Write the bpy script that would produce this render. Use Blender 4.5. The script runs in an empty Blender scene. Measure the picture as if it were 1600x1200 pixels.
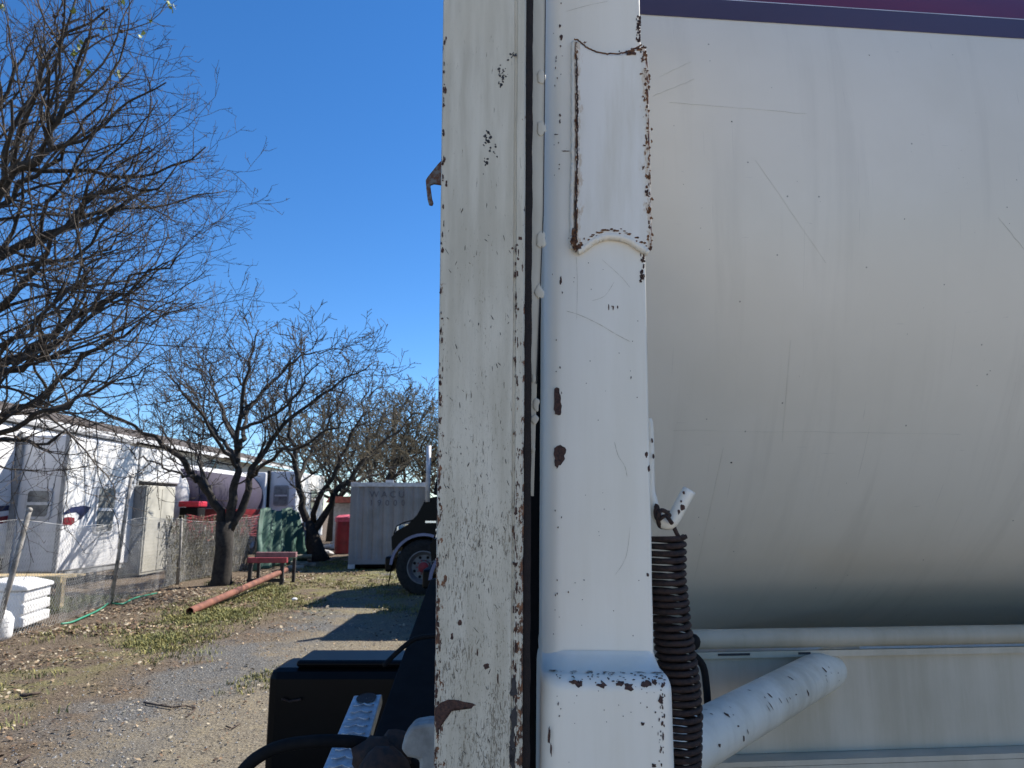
import bpy, bmesh, math, random
import numpy as np
from mathutils import Vector, Matrix, Euler, Quaternion, noise
random.seed(7)
R = math.radians
S = bpy.context.scene
C = bpy.context.collection

# ------------------------------------------------------------------ camera
PITCH = R(10.2); F = 1110.0; CAMZ = 1.5
cam = bpy.data.cameras.new('camera'); camo = bpy.data.objects.new('camera', cam); C.objects.link(camo)
camo.location = (0, 0, CAMZ); camo.rotation_euler = (R(90) + PITCH, 0, 0)
cam.sensor_width = 36; cam.lens = F / 1600 * 36; cam.clip_start = 0.05; cam.clip_end = 5000
cam.dof.use_dof = True; cam.dof.focus_distance = 1.15; cam.dof.aperture_fstop = 15
S.camera = camo
# ------------------------------------------------------------------ sky and sun
SUN_AZ = 38   # degrees from +X towards +Y
SUN_EL = 47
w = bpy.data.worlds.new('World'); S.world = w; w.use_nodes = True
wn = w.node_tree.nodes; wl = w.node_tree.links
sky = wn.new('ShaderNodeTexSky'); sky.sky_type = 'NISHITA'; sky.sun_disc = False
sky.sun_elevation = R(SUN_EL); sky.sun_rotation = R(90 - SUN_AZ)
sky.air_density = 0.85; sky.dust_density = 0.0; sky.ozone_density = 4.0; sky.altitude = 200
hs = wn.new('ShaderNodeHueSaturation'); hs.inputs['Hue'].default_value = 0.503; hs.inputs['Saturation'].default_value = 1.24; hs.inputs['Value'].default_value = 1.0
wl.new(sky.outputs[0], hs.inputs['Color']); wl.new(hs.outputs[0], wn['Background'].inputs[0])
wn['Background'].inputs[1].default_value = 0.105
sun = bpy.data.lights.new('sun', 'SUN'); suno = bpy.data.objects.new('sun', sun); C.objects.link(suno)
sun.energy = 5.0; sun.angle = R(0.55); sun.color = (1.0, 0.94, 0.85)
sv = Vector((math.cos(R(SUN_EL)) * math.cos(R(SUN_AZ)), math.cos(R(SUN_EL)) * math.sin(R(SUN_AZ)), math.sin(R(SUN_EL))))
suno.rotation_euler = sv.to_track_quat('Z', 'Y').to_euler(); suno.location = sv * 50
S.view_settings.view_transform = 'Standard'; S.view_settings.look = 'None'
S.view_settings.exposure = 0.84; S.view_settings.gamma = 1
S.cycles.max_bounces = 8; S.cycles.diffuse_bounces = 4

# ------------------------------------------------------------------ helpers
def ray(px, py):
    a = (px - 800) / F; b = -(py - 600) / F
    return Vector((a, math.cos(PITCH) - b * math.sin(PITCH), math.sin(PITCH) + b * math.cos(PITCH)))
def P(px, py, Y):
    d = ray(px, py); return Vector((0, 0, CAMZ)) + d * (Y / d.y)
def G(px, py):
    d = ray(px, py); return Vector((0, 0, CAMZ)) - d * (CAMZ / d.z)

class MB:
    def __init__(s): s.v = []; s.f = []; s.m = []; s.cur = 0
    def add(s, vs, fs):
        n = len(s.v); s.v.extend([tuple(v) for v in vs]); s.f.extend([tuple(i + n for i in f) for f in fs]); s.m.extend([s.cur] * len(fs)); return s
    def box(s, a, b, M=None):
        x0, y0, z0 = a; x1, y1, z1 = b
        vs = [Vector(p) for p in ((x0,y0,z0),(x1,y0,z0),(x1,y1,z0),(x0,y1,z0),(x0,y0,z1),(x1,y0,z1),(x1,y1,z1),(x0,y1,z1))]
        if M: vs = [M @ v for v in vs]
        return s.add(vs, ((0,3,2,1),(4,5,6,7),(0,1,5,4),(1,2,6,5),(2,3,7,6),(3,0,4,7)))
    def tube(s, pts, rads, n=8, cap=True):
        pts = [Vector(p) for p in pts]
        if not hasattr(rads, '__len__'): rads = [rads] * len(pts)
        d = (pts[1] - pts[0]).normalized()
        u = d.orthogonal().normalized()
        base = len(s.v); vs = []; fs = []
        for i, p in enumerate(pts):
            if i == 0: t = pts[1] - pts[0]
            elif i == len(pts) - 1: t = pts[-1] - pts[-2]
            else: t = pts[i + 1] - pts[i - 1]
            if t.length < 1e-9: t = d
            t.normalize(); u = (u - t * u.dot(t))
            u = u.normalized() if u.length > 1e-6 else t.orthogonal().normalized()
            v = t.cross(u); r = rads[i]
            for k in range(n):
                a = 2 * math.pi * k / n
                vs.append(p + (u * math.cos(a) + v * math.sin(a)) * r)
        for i in range(len(pts) - 1):
            for k in range(n):
                a = i * n + k; b = i * n + (k + 1) % n
                fs.append((a, b, b + n, a + n))
        if cap:
            fs.append(tuple(range(n - 1, -1, -1))); fs.append(tuple(range((len(pts) - 1) * n, len(pts) * n)))
        return s.add(vs, fs)
    def prism(s, poly, z0, z1, M=None):       # poly (x, y) extruded along z
        n = len(poly)
        vs = [Vector((x, y, z0)) for x, y in poly] + [Vector((x, y, z1)) for x, y in poly]
        if M: vs = [M @ v for v in vs]
        fs = [tuple((k, (k + 1) % n, (k + 1) % n + n, k + n)) for k in range(n)] + [tuple(range(n - 1, -1, -1)), tuple(range(n, 2 * n))]
        return s.add(vs, fs)
    def lathe(s, prof, M, n=32):              # prof (r, h) about local z
        vs = []; fs = []
        for r, h in prof:
            for k in range(n):
                a = 2 * math.pi * k / n; vs.append(M @ Vector((r * math.cos(a), r * math.sin(a), h)))
        for i in range(len(prof) - 1):
            for k in range(n):
                a = i * n + k; b = i * n + (k + 1) % n; fs.append((a, b, b + n, a + n))
        return s.add(vs, fs)
    def sphere(s, c, r, n=8, m=6, sq=(1,1,1)):
        pr = [(max(1e-4, math.sin(math.pi * i / m)) * r, -math.cos(math.pi * i / m) * r) for i in range(m + 1)]
        return s.lathe(pr, Matrix.Translation(c) @ Matrix.Diagonal((*sq, 1)), n)
    def build(s, name, mats, parent=None, M=None, smooth=False, bevel=0, kind=None, auto=None, local=False):
        me = bpy.data.meshes.new(name)
        off = parent.location if (parent is not None and not local and M is None) else Vector((0, 0, 0))
        p = parent
        if p is not None and M is None and not local:
            off = world_loc(parent)
        vs = s.v if off.length == 0 else [(a - off.x, b - off.y, c - off.z) for a, b, c in s.v]
        me.from_pydata(vs, [], s.f); me.update()
        if not isinstance(mats, (list, tuple)): mats = [mats]
        for m in mats: me.materials.append(m)
        if len(mats) > 1: me.polygons.foreach_set('material_index', s.m)
        if smooth or auto: me.polygons.foreach_set('use_smooth', [True] * len(s.f))
        o = bpy.data.objects.new(name, me); C.objects.link(o)
        if parent is not None: o.parent = parent
        if M is not None:
            o.matrix_basis = (Matrix.Translation(-world_loc(parent)) @ M) if parent is not None else M
        if auto: me.set_sharp_from_angle(angle=R(auto))
        if bevel:
            b = o.modifiers.new('bevel', 'BEVEL'); b.width = bevel; b.segments = 2; b.limit_method = 'ANGLE'; b.angle_limit = R(40)
            b.harden_normals = False
        if kind: o['kind'] = kind
        return o
def world_loc(o):
    v = Vector((0, 0, 0))
    while o is not None: v = v + o.location; o = o.parent
    return v
def empty(name, loc, label, cat, group=None):
    o = bpy.data.objects.new(name, None); C.objects.link(o); o.location = loc
    o.empty_display_size = 0.1
    o['label'] = label; o['category'] = cat
    if group: o['group'] = group
    return o
def tag(o, label, cat, group=None):
    o['label'] = label; o['category'] = cat
    if group: o['group'] = group
    return o

# ------------------------------------------------------------------ material helpers
class NT:
    def __init__(s, name):
        s.mat = bpy.data.materials.new(name); s.mat.use_nodes = True
        s.n = s.mat.node_tree.nodes; s.l = s.mat.node_tree.links; s.b = s.n['Principled BSDF']
        s.tc = s.n.new('ShaderNodeTexCoord')
    def lk(s, a, b): s.l.new(a, b)
    def map(s, scale=(1,1,1), loc=(0,0,0), src='Object'):
        m = s.n.new('ShaderNodeMapping'); m.inputs['Scale'].default_value = scale; m.inputs['Location'].default_value = loc
        s.lk(s.tc.outputs[src], m.inputs[0]); return m.outputs[0]
    def noise(s, sc, vec=None, det=6, rough=0.6, dist=0):
        t = s.n.new('ShaderNodeTexNoise'); t.inputs['Scale'].default_value = sc; t.inputs['Detail'].default_value = det
        t.inputs['Roughness'].default_value = rough; t.inputs['Distortion'].default_value = dist
        s.lk(vec if vec is not None else s.tc.outputs['Object'], t.inputs['Vector']); return t.outputs['Fac']
    def voro(s, sc, vec=None, out='Distance', feat='F1', rnd=1):
        t = s.n.new('ShaderNodeTexVoronoi'); t.feature = feat; t.inputs['Scale'].default_value = sc; t.inputs['Randomness'].default_value = rnd
        s.lk(vec if vec is not None else s.tc.outputs['Object'], t.inputs['Vector']); return t.outputs[out]
    def math(s, op, a, b=None, c=None, clamp=False):
        m = s.n.new('ShaderNodeMath'); m.operation = op; m.use_clamp = clamp
        for i, q in enumerate((a, b, c)):
            if q is None: continue
            if isinstance(q, (int, float)): m.inputs[i].default_value = q
            else: s.lk(q, m.inputs[i])
        return m.outputs[0]
    def step(s, v, a, b):   # smoothstep remap a..b -> 0..1
        m = s.n.new('ShaderNodeMapRange'); m.interpolation_type = 'SMOOTHSTEP'
        m.inputs['From Min'].default_value = a; m.inputs['From Max'].default_value = b
        s.lk(v, m.inputs['Value']); return m.outputs[0]
    def mix(s, f, a, b):
        m = s.n.new('ShaderNodeMix'); m.data_type = 'RGBA'
        if isinstance(f, (int, float)): m.inputs[0].default_value = f
        else: s.lk(f, m.inputs[0])
        for i, q in ((6, a), (7, b)):
            if isinstance(q, tuple): m.inputs[i].default_value = (*q, 1)
            else: s.lk(q, m.inputs[i])
        return m.outputs[2]
    def sep(s, src='Object'):
        m = s.n.new('ShaderNodeSeparateXYZ'); s.lk(s.tc.outputs[src], m.inputs[0]); return m.outputs
    def set(s, k, v):
        if isinstance(v, tuple): s.b.inputs[k].default_value = (*v, 1)
        elif isinstance(v, (int, float)): s.b.inputs[k].default_value = v
        else: s.lk(v, s.b.inputs[k])
        return s
    def bump(s, h, strength=0.3, dist=0.01):
        b = s.n.new('ShaderNodeBump'); b.inputs['Strength'].default_value = strength; b.inputs['Distance'].default_value = dist
        s.lk(h, b.inputs['Height']); s.lk(b.outputs[0], s.b.inputs['Normal']); return s
def simple(name, col, rough=0.6, metal=0.0, var=0.15, sc=8, col2=None, bump=0.0, spec=None, **kw):
    t = NT(name); n = t.noise(sc)
    c2 = col2 or tuple(c * (1 - var * 2.2) for c in col)
    t.set('Base Color', t.mix(t.step(n, 0.35, 0.7), col, c2)); t.set('Roughness', rough); t.set('Metallic', metal)
    if spec is not None: t.set('Specular IOR Level', spec)
    if bump: t.bump(t.noise(sc * 6), bump, 0.01)
    return t.mat

def rustmix(t, n):
    return t.mix(t.step(n, 0.4, 0.62), (0.045, 0.02, 0.014), (0.19, 0.075, 0.028))

# white gloss paint, clean with faint dirt
def mat_white_paint(name, base=(0.76, 0.715, 0.625), dirt=(0.63, 0.575, 0.46), rough=0.38, streak=True, amt=0.5):
    t = NT(name)
    a = t.noise(1.0, t.map((14, 14, 1.3)), 8, 0.65); b = t.noise(3.0, None, 5); c = t.noise(160, None, 4, 0.6)
    f = t.math('MULTIPLY', t.step(t.math('ADD', t.math('MULTIPLY', a, 0.6), t.math('MULTIPLY', b, 0.4)), 0.38, 0.68), amt)
    col = t.mix(f, base, dirt)
    spk = t.step(t.voro(55), 0.035, 0.02); sm = t.step(t.noise(6), 0.52, 0.62)
    col = t.mix(t.math('MULTIPLY', t.math('MULTIPLY', spk, sm), 0.7), col, (0.12, 0.1, 0.09))
    t.set('Base Color', col); t.set('Roughness', t.math('ADD', t.math('MULTIPLY', b, 0.25), rough - 0.1))
    t.bump(t.math('ADD', t.math('MULTIPLY', c, 0.25), t.noise(22, None, 3)), 0.12, 0.002)
    return t.mat
M = {}
M['paint'] = mat_white_paint('white_gloss_paint')
M['paint_old'] = mat_white_paint('old_white_paint', (0.66, 0.64, 0.56), (0.42, 0.39, 0.31), 0.5, amt=0.8)
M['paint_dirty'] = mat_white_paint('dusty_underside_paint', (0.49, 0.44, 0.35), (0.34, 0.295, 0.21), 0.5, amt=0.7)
M['chip'] = simple('rust_chip', (0.10, 0.048, 0.034), 0.8, 0, 0.2, 300, (0.028, 0.018, 0.018), bump=0.5)
M['chip_dark'] = simple('dark_primer_chip', (0.03, 0.03, 0.035), 0.7, 0, 0.2, 200)
M['rust'] = simple('rust', (0.26, 0.115, 0.045), 0.85, 0, 0.3, 160, (0.06, 0.027, 0.018), bump=0.6)
M['rust_brown'] = simple('brown_rust_wire', (0.06, 0.034, 0.028), 0.6, 0.3, 0.3, 160, (0.022, 0.015, 0.014), bump=0.5)
M['black'] = simple('black_paint', (0.004, 0.004, 0.005), 0.35, 0, 0.2, 4, spec=.12)
M['black_matt'] = simple('black_rubber', (0.007, 0.007, 0.008), 0.8, 0, 0.2, 30, spec=.2)
M['seal'] = simple('seal_strip', (0.013, 0.008, 0.008), 0.85, 0, 0.3, 60, (0.006, 0.004, 0.004), bump=0.3)
M['chrome'] = simple('chrome', (0.7, 0.72, 0.76), 0.18, 1.0, 0.05)
M['dull_rim'] = simple('dull_grey_rim', (0.22, .22, .23), .55, .3)
M['steel'] = simple('galvanised_steel', (0.42, 0.42, 0.42), 0.5, 0.6, 0.15, 40)
M['alu'] = simple('tread_aluminium', (0.55, 0.56, 0.58), 0.45, 0.5, 0.15, 60, bump=0.3)

# weathered off-white door post: object coords x across (0..w), z along
def mat_weathered(wd, name='weathered_cream_paint'):
    t = NT(name); x, y, z = t.sep()
    lowness = t.step(z, 0.85, 0.1)          # more wear towards the bottom
    base = t.mix(t.step(t.noise(1, t.map((40, 40, 4)), 6), 0.35, 0.65), (0.565, 0.535, 0.45), (0.44, 0.41, 0.33))
    base = t.mix(t.math('MULTIPLY', t.step(t.noise(9), 0.45, 0.7), 0.5), base, (0.54, 0.50, 0.40))
    # fine vertical cracks
    cr = t.noise(1, t.map((520, 520, 70)), 4, 0.7, 0.8)
    cr2 = t.noise(1, t.map((300, 300, 110), (3, 1, 7)), 6, 0.75, 1.4)
    th = t.math('SUBTRACT', 0.655, t.math('MULTIPLY', t.math('MULTIPLY', lowness, t.math('ADD', .55, t.step(t.noise(1, t.map((22, 22, 9)), 3), .35, .65))), 0.085))
    k = t.math('MULTIPLY', t.math('SUBTRACT', cr, th), 18, clamp=True)
    k2 = t.math('MULTIPLY', t.math('SUBTRACT', cr2, t.math('ADD', th, 0.015)), 22, clamp=True)
    kk = t.math('MAXIMUM', k, k2)
    fine = t.math('MULTIPLY', t.step(t.noise(1, t.map((700, 700, 120)), 3, 0.8), 0.55, 0.7), t.math('ADD', .06, t.math('MULTIPLY', lowness, 0.55)))
    col = t.mix(fine, base, (0.26, 0.24, 0.18))
    col = t.mix(t.math('MULTIPLY', kk, 0.85), col, t.mix(t.step(cr2, 0.5, 0.75), (0.15, 0.125, 0.085), (0.035, 0.03, 0.028)))
    # rust along both edges
    e = t.math('MINIMUM', x, t.math('SUBTRACT', wd, x))
    rn = t.noise(1, t.map((120, 120, 55)), 7, 0.7)
    em = t.math('SUBTRACT', t.math('MULTIPLY', t.math('SUBTRACT', rn, t.math('SUBTRACT', 0.63, t.math('MULTIPLY', lowness, 0.13))), 0.10), t.math('SUBTRACT', e, 0.0035))
    em = t.step(em, 0.0, 0.0012)
    col = t.mix(em, col, rustmix(t, t.noise(90)))
    t.set('Base Color', col); t.set('Roughness', 0.62)
    t.bump(t.math('SUBTRACT', t.math('MULTIPLY', rn, 0.15), t.math('MAXIMUM', kk, em)), 0.35, 0.0015)
    return t.mat

# rusty painted plate: rust hugs x edges and ends; coords in metres, centre 0
def mat_rusty_plate(wd, ht):
    t = NT('rust_edged_white_paint'); x, y, z = t.sep()
    e = t.math('SUBTRACT', wd / 2, t.math('ABSOLUTE', x))
    e2 = t.math('SUBTRACT', ht / 2, t.math('ABSOLUTE', z))
    e = t.math('MINIMUM', e, t.math('ADD', e2, 0.004))
    rn = t.noise(1, t.map((160, 160, 60)), 8, 0.72)
    m = t.step(t.math('SUBTRACT', t.math('MULTIPLY', t.math('SUBTRACT', rn, 0.47), 0.034), t.math('SUBTRACT', e, 0.0012)), 0.0, 0.001)
    halo = t.step(t.math('SUBTRACT', t.math('MULTIPLY', t.math('SUBTRACT', rn, 0.40), 0.06), e), -0.004, 0.004)
    col = t.mix(t.step(t.noise(1, t.map((25, 25, 3)), 5), 0.4, 0.7), (0.77, 0.73, 0.655), (0.67, 0.62, 0.52))
    col = t.mix(t.math('MULTIPLY', halo, 0.55), col, (0.50, 0.34, 0.18))
    col = t.mix(m, col, rustmix(t, t.noise(110)))
    t.set('Base Color', col); t.set('Roughness', 0.42); t.bump(t.math('ADD', t.math('MULTIPLY', m, -0.4), t.math('MULTIPLY', t.noise(40), 0.3)), 0.3, 0.0012)
    return t.mat

# ================================================================== GROUND
def mat_ground():
    t = NT('dirt_gravel_and_grass_ground'); x, y, z = t.sep()
    wob = t.math('MULTIPLY', t.math('SUBTRACT', t.noise(0.45, None, 4), 0.5), 1.5)
    xx = t.math('ADD', x, wob)
    fine = t.noise(45, None, 8, 0.75); mid = t.noise(4, None, 8, 0.7)
    peb = t.voro(38, None, 'Color'); pd = t.voro(38)
    pebs = t.n.new('ShaderNodeSeparateColor'); t.lk(peb, pebs.inputs[0])
    pval = t.math('MULTIPLY', pebs.outputs[0], t.step(pd, 0.55, 0.15))
    soil = t.mix(t.step(fine, 0.36, 0.62), (0.055, 0.04, 0.028), (0.21, 0.165, 0.12))
    soil = t.mix(t.math('MULTIPLY', t.step(mid, 0.5, 0.68), 0.5), soil, (0.045, 0.03, 0.02))
    dirt = t.mix(t.step(fine, 0.35, 0.65), (0.13, 0.108, 0.08), (0.28, 0.245, 0.185))
    dirt = t.mix(t.math('MULTIPLY', t.step(mid, 0.48, 0.64), 0.45), dirt, (0.30, 0.25, 0.16))
    grav = t.mix(t.math('ADD', t.math('MULTIPLY', pval, 0.8), t.math('MULTIPLY', fine, 0.25)), (0.09, 0.088, 0.083), (0.33, 0.32, 0.30))
    grass = t.mix(t.step(fine, 0.35, 0.65), (0.11, 0.115, 0.035), (0.30, 0.27, 0.12))
    sm = t.step(xx, -2.3, -3.3)                       # soil to the left
    col = t.mix(sm, dirt, soil)
    gm = t.math('MULTIPLY', t.step(t.math('ABSOLUTE', t.math('ADD', xx, 2.75)), 0.85, 0.2), t.step(t.noise(0.9, None, 5), 0.42, 0.56))
    col = t.mix(gm, col, grav)
    far = t.step(y, 9.5, 13.5)
    band = t.step(t.math('ABSOLUTE', t.math('ADD', xx, 4.3)), 1.0, 0.2)
    gr = t.math('MULTIPLY', t.math('MAXIMUM', t.math('MULTIPLY', far, t.step(xx, -6.0, -5.0)), t.math('MULTIPLY', band, 0.7)), t.step(t.noise(2.2, None, 7, 0.7), 0.40, 0.6))
    col = t.mix(t.math('MULTIPLY', gr, 0.8), col, grass)
    t.set('Base Color', col); t.set('Roughness', 0.95); t.set('Specular IOR Level', 0.15)
    h = t.math('ADD', t.math('MULTIPLY', t.step(pd, 0.6, 0.0), 0.5), t.math('ADD', t.math('MULTIPLY', fine, 1.2), t.math('MULTIPLY', mid, 2.5)))
    t.bump(h, 0.9, 0.018)
    return t.mat
def gz(x, y):
    if x > 1.5 or x < -16 or y < 1 or y > 60: return 0
    return 0.035 * (noise.noise(Vector((x * 0.9, y * 0.9, 0))) ) + 0.012 * noise.noise(Vector((x * 4, y * 4, 3)))
g = MB()
xs = list(np.arange(-14, 1.01, 0.1)); ys = list(np.arange(2.5, 26.01, 0.1))
g.add([(x, y, gz(x, y)) for y in ys for x in xs], [(j * len(xs) + i, j * len(xs) + i + 1, (j + 1) * len(xs) + i + 1, (j + 1) * len(xs) + i) for j in range(len(ys) - 1) for i in range(len(xs) - 1)])
MG = mat_ground()
g.build('ground', MG, smooth=True, kind='structure')
g = MB(); L = 1500
X0, X1, Y0, Y1 = -14, 1.0, 2.5, 26.0
g.add([(-L,-L,-.02),(L,-L,-.02),(L,L,-.02),(-L,L,-.02),(X0,Y0,-.02),(X1,Y0,-.02),(X1,Y1,-.02),(X0,Y1,-.02)],
      [(0,1,5,4),(1,2,6,5),(2,3,7,6),(3,0,4,7)])
g.build('terrain', MG, kind='structure')

rng = random.Random(11)
# unseen pale apron added behind the camera to bounce sunlight into shaded faces
m_ = MB(); m_.box((-14, -32, -.012), (22, -2.2, .012)); m_.build('bounce_apron', simple('pale_bounce_ground', (0.58, .53, .46), .9, 0, .05, .8), kind='structure')
# pebbles
mp1 = simple('pale_pebble', (0.42, 0.41, 0.39), 0.85, 0, 0.2, 30); mp2 = simple('grey_pebble', (0.24, 0.235, 0.23), 0.85, 0, 0.2, 30); mp3 = simple('tan_pebble', (0.30, 0.24, 0.17), 0.9, 0, 0.2, 30)
pb = MB()
for i in range(16000):
    y = 3.6 + 11 * rng.random() ** 1.6; c = rng.random()
    x = rng.gauss(-2.75, 0.45) if c < 0.5 else rng.uniform(-6.4, -0.8)
    r = 0.0035 + 0.009 * rng.random() ** 4
    pb.cur = rng.choice((0, 1, 1, 2)) if c < .6 else rng.choice((0, 2, 2))
    z = gz(x, y) + r * .2
    a = rng.random() * 6.28; ca, sa = math.cos(a) * r, math.sin(a) * r
    pb.add([(x+ca,y+sa,z),(x-sa,y+ca*.7,z),(x-ca,y-sa,z),(x+sa,y-ca*.7,z),(x+r*.2,y,z+r*.75)], [(0,1,4),(1,2,4),(2,3,4),(3,0,4)])
pb.build('gravel', [mp1, mp2, mp3], kind='stuff')
# leaf litter
ml = [simple('tan_dead_leaf', (0.42, 0.31, 0.19), 0.8, 0, 0.2, 20), simple('brown_dead_leaf', (0.20, 0.12, 0.065), 0.8, 0, 0.2, 20), simple('pale_dead_leaf', (0.5, 0.43, 0.31), 0.8, 0, 0.2, 20), simple('dark_bark_bit', (0.07, 0.045, 0.03), 0.85, 0, 0.2, 20)]
lb = MB()
for i in range(24000):
    c = rng.random()
    y = 3.8 + 15 * rng.random() ** 1.3
    x = rng.gauss(-5.3, 1.0) if c < 0.6 else rng.uniform(-7.4, -1.2)
    if noise.noise(Vector((x * 1.1, y * 1.1, 9))) < -0.08 + 0.5 * rng.random() - 0.2: continue
    s = rng.uniform(0.009, 0.03) * (1 if c < .6 else .7); s *= 1 + 0.35 * (y > 9)
    lb.cur = rng.choice((0, 1, 1, 2, 3, 3))
    q = Euler((rng.uniform(-.5, .5), rng.uniform(-.5, .5), rng.uniform(0, 6.28))).to_matrix()
    z = gz(x, y) + 0.01 + s * .15
    pts = [(-1,0,0),(-.35,-.5,.15),(.5,-.45,.2),(1,0,0),(.4,.5,.25),(-.4,.45,.1)]
    lb.add([Vector((x, y, z)) + q @ (Vector(p) * s) for p in pts], [(0,1,2,5),(2,3,4,5)])
lb.build('leaf_litter', ml, kind='stuff')
# grass
mgr = [simple('green_grass', (0.14, 0.16, 0.045), 0.7, 0, 0.3, 5), simple('yellow_grass', (0.34, 0.31, 0.10), 0.8, 0, 0.3, 5), simple('fresh_weed', (0.22, 0.23, 0.08), 0.7, 0, 0.2, 5)]
gb = MB(); n = 0
def tuft(x, y, cnt, h, sp, mi):
    for k in range(cnt):
        a = rng.random() * 6.28; rr = sp * rng.random(); bx = x + math.cos(a) * rr; by = y + math.sin(a) * rr
        bz = gz(bx, by); hh = h * rng.uniform(.5, 1.2); le = hh * rng.uniform(.3, 1.2); b = rng.random() * 6.28
        wd = 0.0016 + 0.0022 * rng.random() + 0.00018 * y; dx, dy = -math.sin(b) * wd, math.cos(b) * wd
        gb.cur = mi if rng.random() < .75 else rng.choice((0, 1, 2))
        m1 = (bx + math.cos(b) * le * .35, by + math.sin(b) * le * .35, bz + hh * .7)
        t1 = (bx + math.cos(b) * le, by + math.sin(b) * le, bz + hh)
        gb.add([(bx - dx, by - dy, bz), (bx + dx, by + dy, bz), (m1[0] + dx, m1[1] + dy, m1[2]), (m1[0] - dx, m1[1] - dy, m1[2]), t1], [(0, 1, 2, 3), (3, 2, 4)])
for i in range(9500):
    c = rng.random()
    if c < 0.38: y = rng.uniform(7.5, 15); x = -4.35 + rng.gauss(0, .35) - (y - 11) * .03
    elif c < 0.93: y = rng.uniform(10.5, 26); x = rng.uniform(-5.6, 0.5)
    else: y = rng.uniform(4.5, 10); x = rng.uniform(-5.8, -3.4)
    v = noise.noise(Vector((x * .9, y * .7, 2)))
    if v < -0.25 + 0.75 * rng.random(): continue
    tuft(x, y, 9, 0.025 + .045 * rng.random() ** 2, 0.16, (2 if rng.random() < .35 else 1) if (c < .38 or c > .93) else (1 if rng.random() < .75 else 0))
for (px, py) in ((405, 1062), (425, 1055), (395, 1075), (440, 1068)):
    q = G(px, py)
    for k in range(14): tuft(q.x + rng.gauss(0, .12), q.y + rng.gauss(0, .12), 8, .035, .06, 1)
for k in range(8):
    q = G(350, 914); tuft(q.x + rng.uniform(-.25, .3), q.y - .2 + rng.uniform(-.1, .1), 14, .12, .1, 2)
# grass strip behind the fence
for k in range(500):
    tuft(rng.uniform(-8.2, -6.7), rng.uniform(9.6, 13), 8, .09, .12, 0)
gb.build('grass', mgr, kind='stuff')
# fallen sticks
mstick = simple('fallen_stick_bark', (0.09, 0.06, 0.045), 0.85, 0, 0.3, 40)
def stick(pix, r, label):
    m = MB(); pts = []
    for (px, py) in pix:
        q = G(px, py); pts.append(Vector((q.x, q.y, gz(q.x, q.y) + r + .006)))
    m.tube(pts, [r * (1 - .5 * i / len(pts)) for i in range(len(pts))], 6)
    d = pts[1] - pts[0]
    for k in range(1, len(pts) - 1):
        m.tube([pts[k], pts[k] + Vector((rng.uniform(-.1, .1), rng.uniform(-.12, -.03), .015))], [r * .5, r * .25], 4)
    tag(m.build('fallen_stick', mstick, smooth=True), label, 'stick', 'sticks fallen on the dirt')
stick([(225, 1096), (245, 1099), (270, 1104), (290, 1102), (306, 1106)], .009, 'long brown stick lying across the dirt in front of the gravel')
stick([(306, 1106), (298, 1115), (290, 1121)], .006, 'short stick angled off the end of the long brown stick')
stick([(353, 1140), (362, 1143), (375, 1135)], .006, 'small curved twig alone on bare beige dirt')
stick([(30, 1092), (45, 1090), (64, 1088)], .016, 'stubby pale bark piece among dead leaves at far left')
stick([(28, 1194), (38, 1188), (47, 1182)], .009, 'short dark stick in the lower left corner of the dirt')

# ================================================================== TREES
mbark = simple('dark_bark', (0.042, 0.036, 0.030), 0.95, 0, 0.3, 14, (0.016, 0.013, 0.011), bump=0.9)
mtwig = simple('grey_brown_twig', (0.12, 0.102, 0.086), 0.95, 0, 0.3, 3, (0.042, 0.035, 0.03), spec=.05)
mtwig_far = simple('olive_budding_twig', (0.19, 0.16, 0.11), 0.95, 0, 0.3, 1.5, (0.085, 0.07, 0.048), spec=.05)
mleaf = simple('young_leaf', (0.25, 0.3, 0.07), 0.6, 0, 0.3, 3)
def rvec(r): return Vector((r.gauss(0, 1), r.gauss(0, 1), r.gauss(0, 1)))
def interp_path(pts, n):
    # Catmull-Rom resample
    out = []; m = len(pts)
    for i in range(n + 1):
        t = i / n * (m - 1); k = min(int(t), m - 2); f = t - k
        p0 = pts[max(k - 1, 0)]; p1 = pts[k]; p2 = pts[k + 1]; p3 = pts[min(k + 2, m - 1)]
        out.append(0.5 * ((2 * p1) + (p2 - p0) * f + (2 * p0 - 5 * p1 + 4 * p2 - p3) * f * f + (3 * p1 - p0 - 3 * p2 + p3) * f ** 3))
    return out
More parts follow.
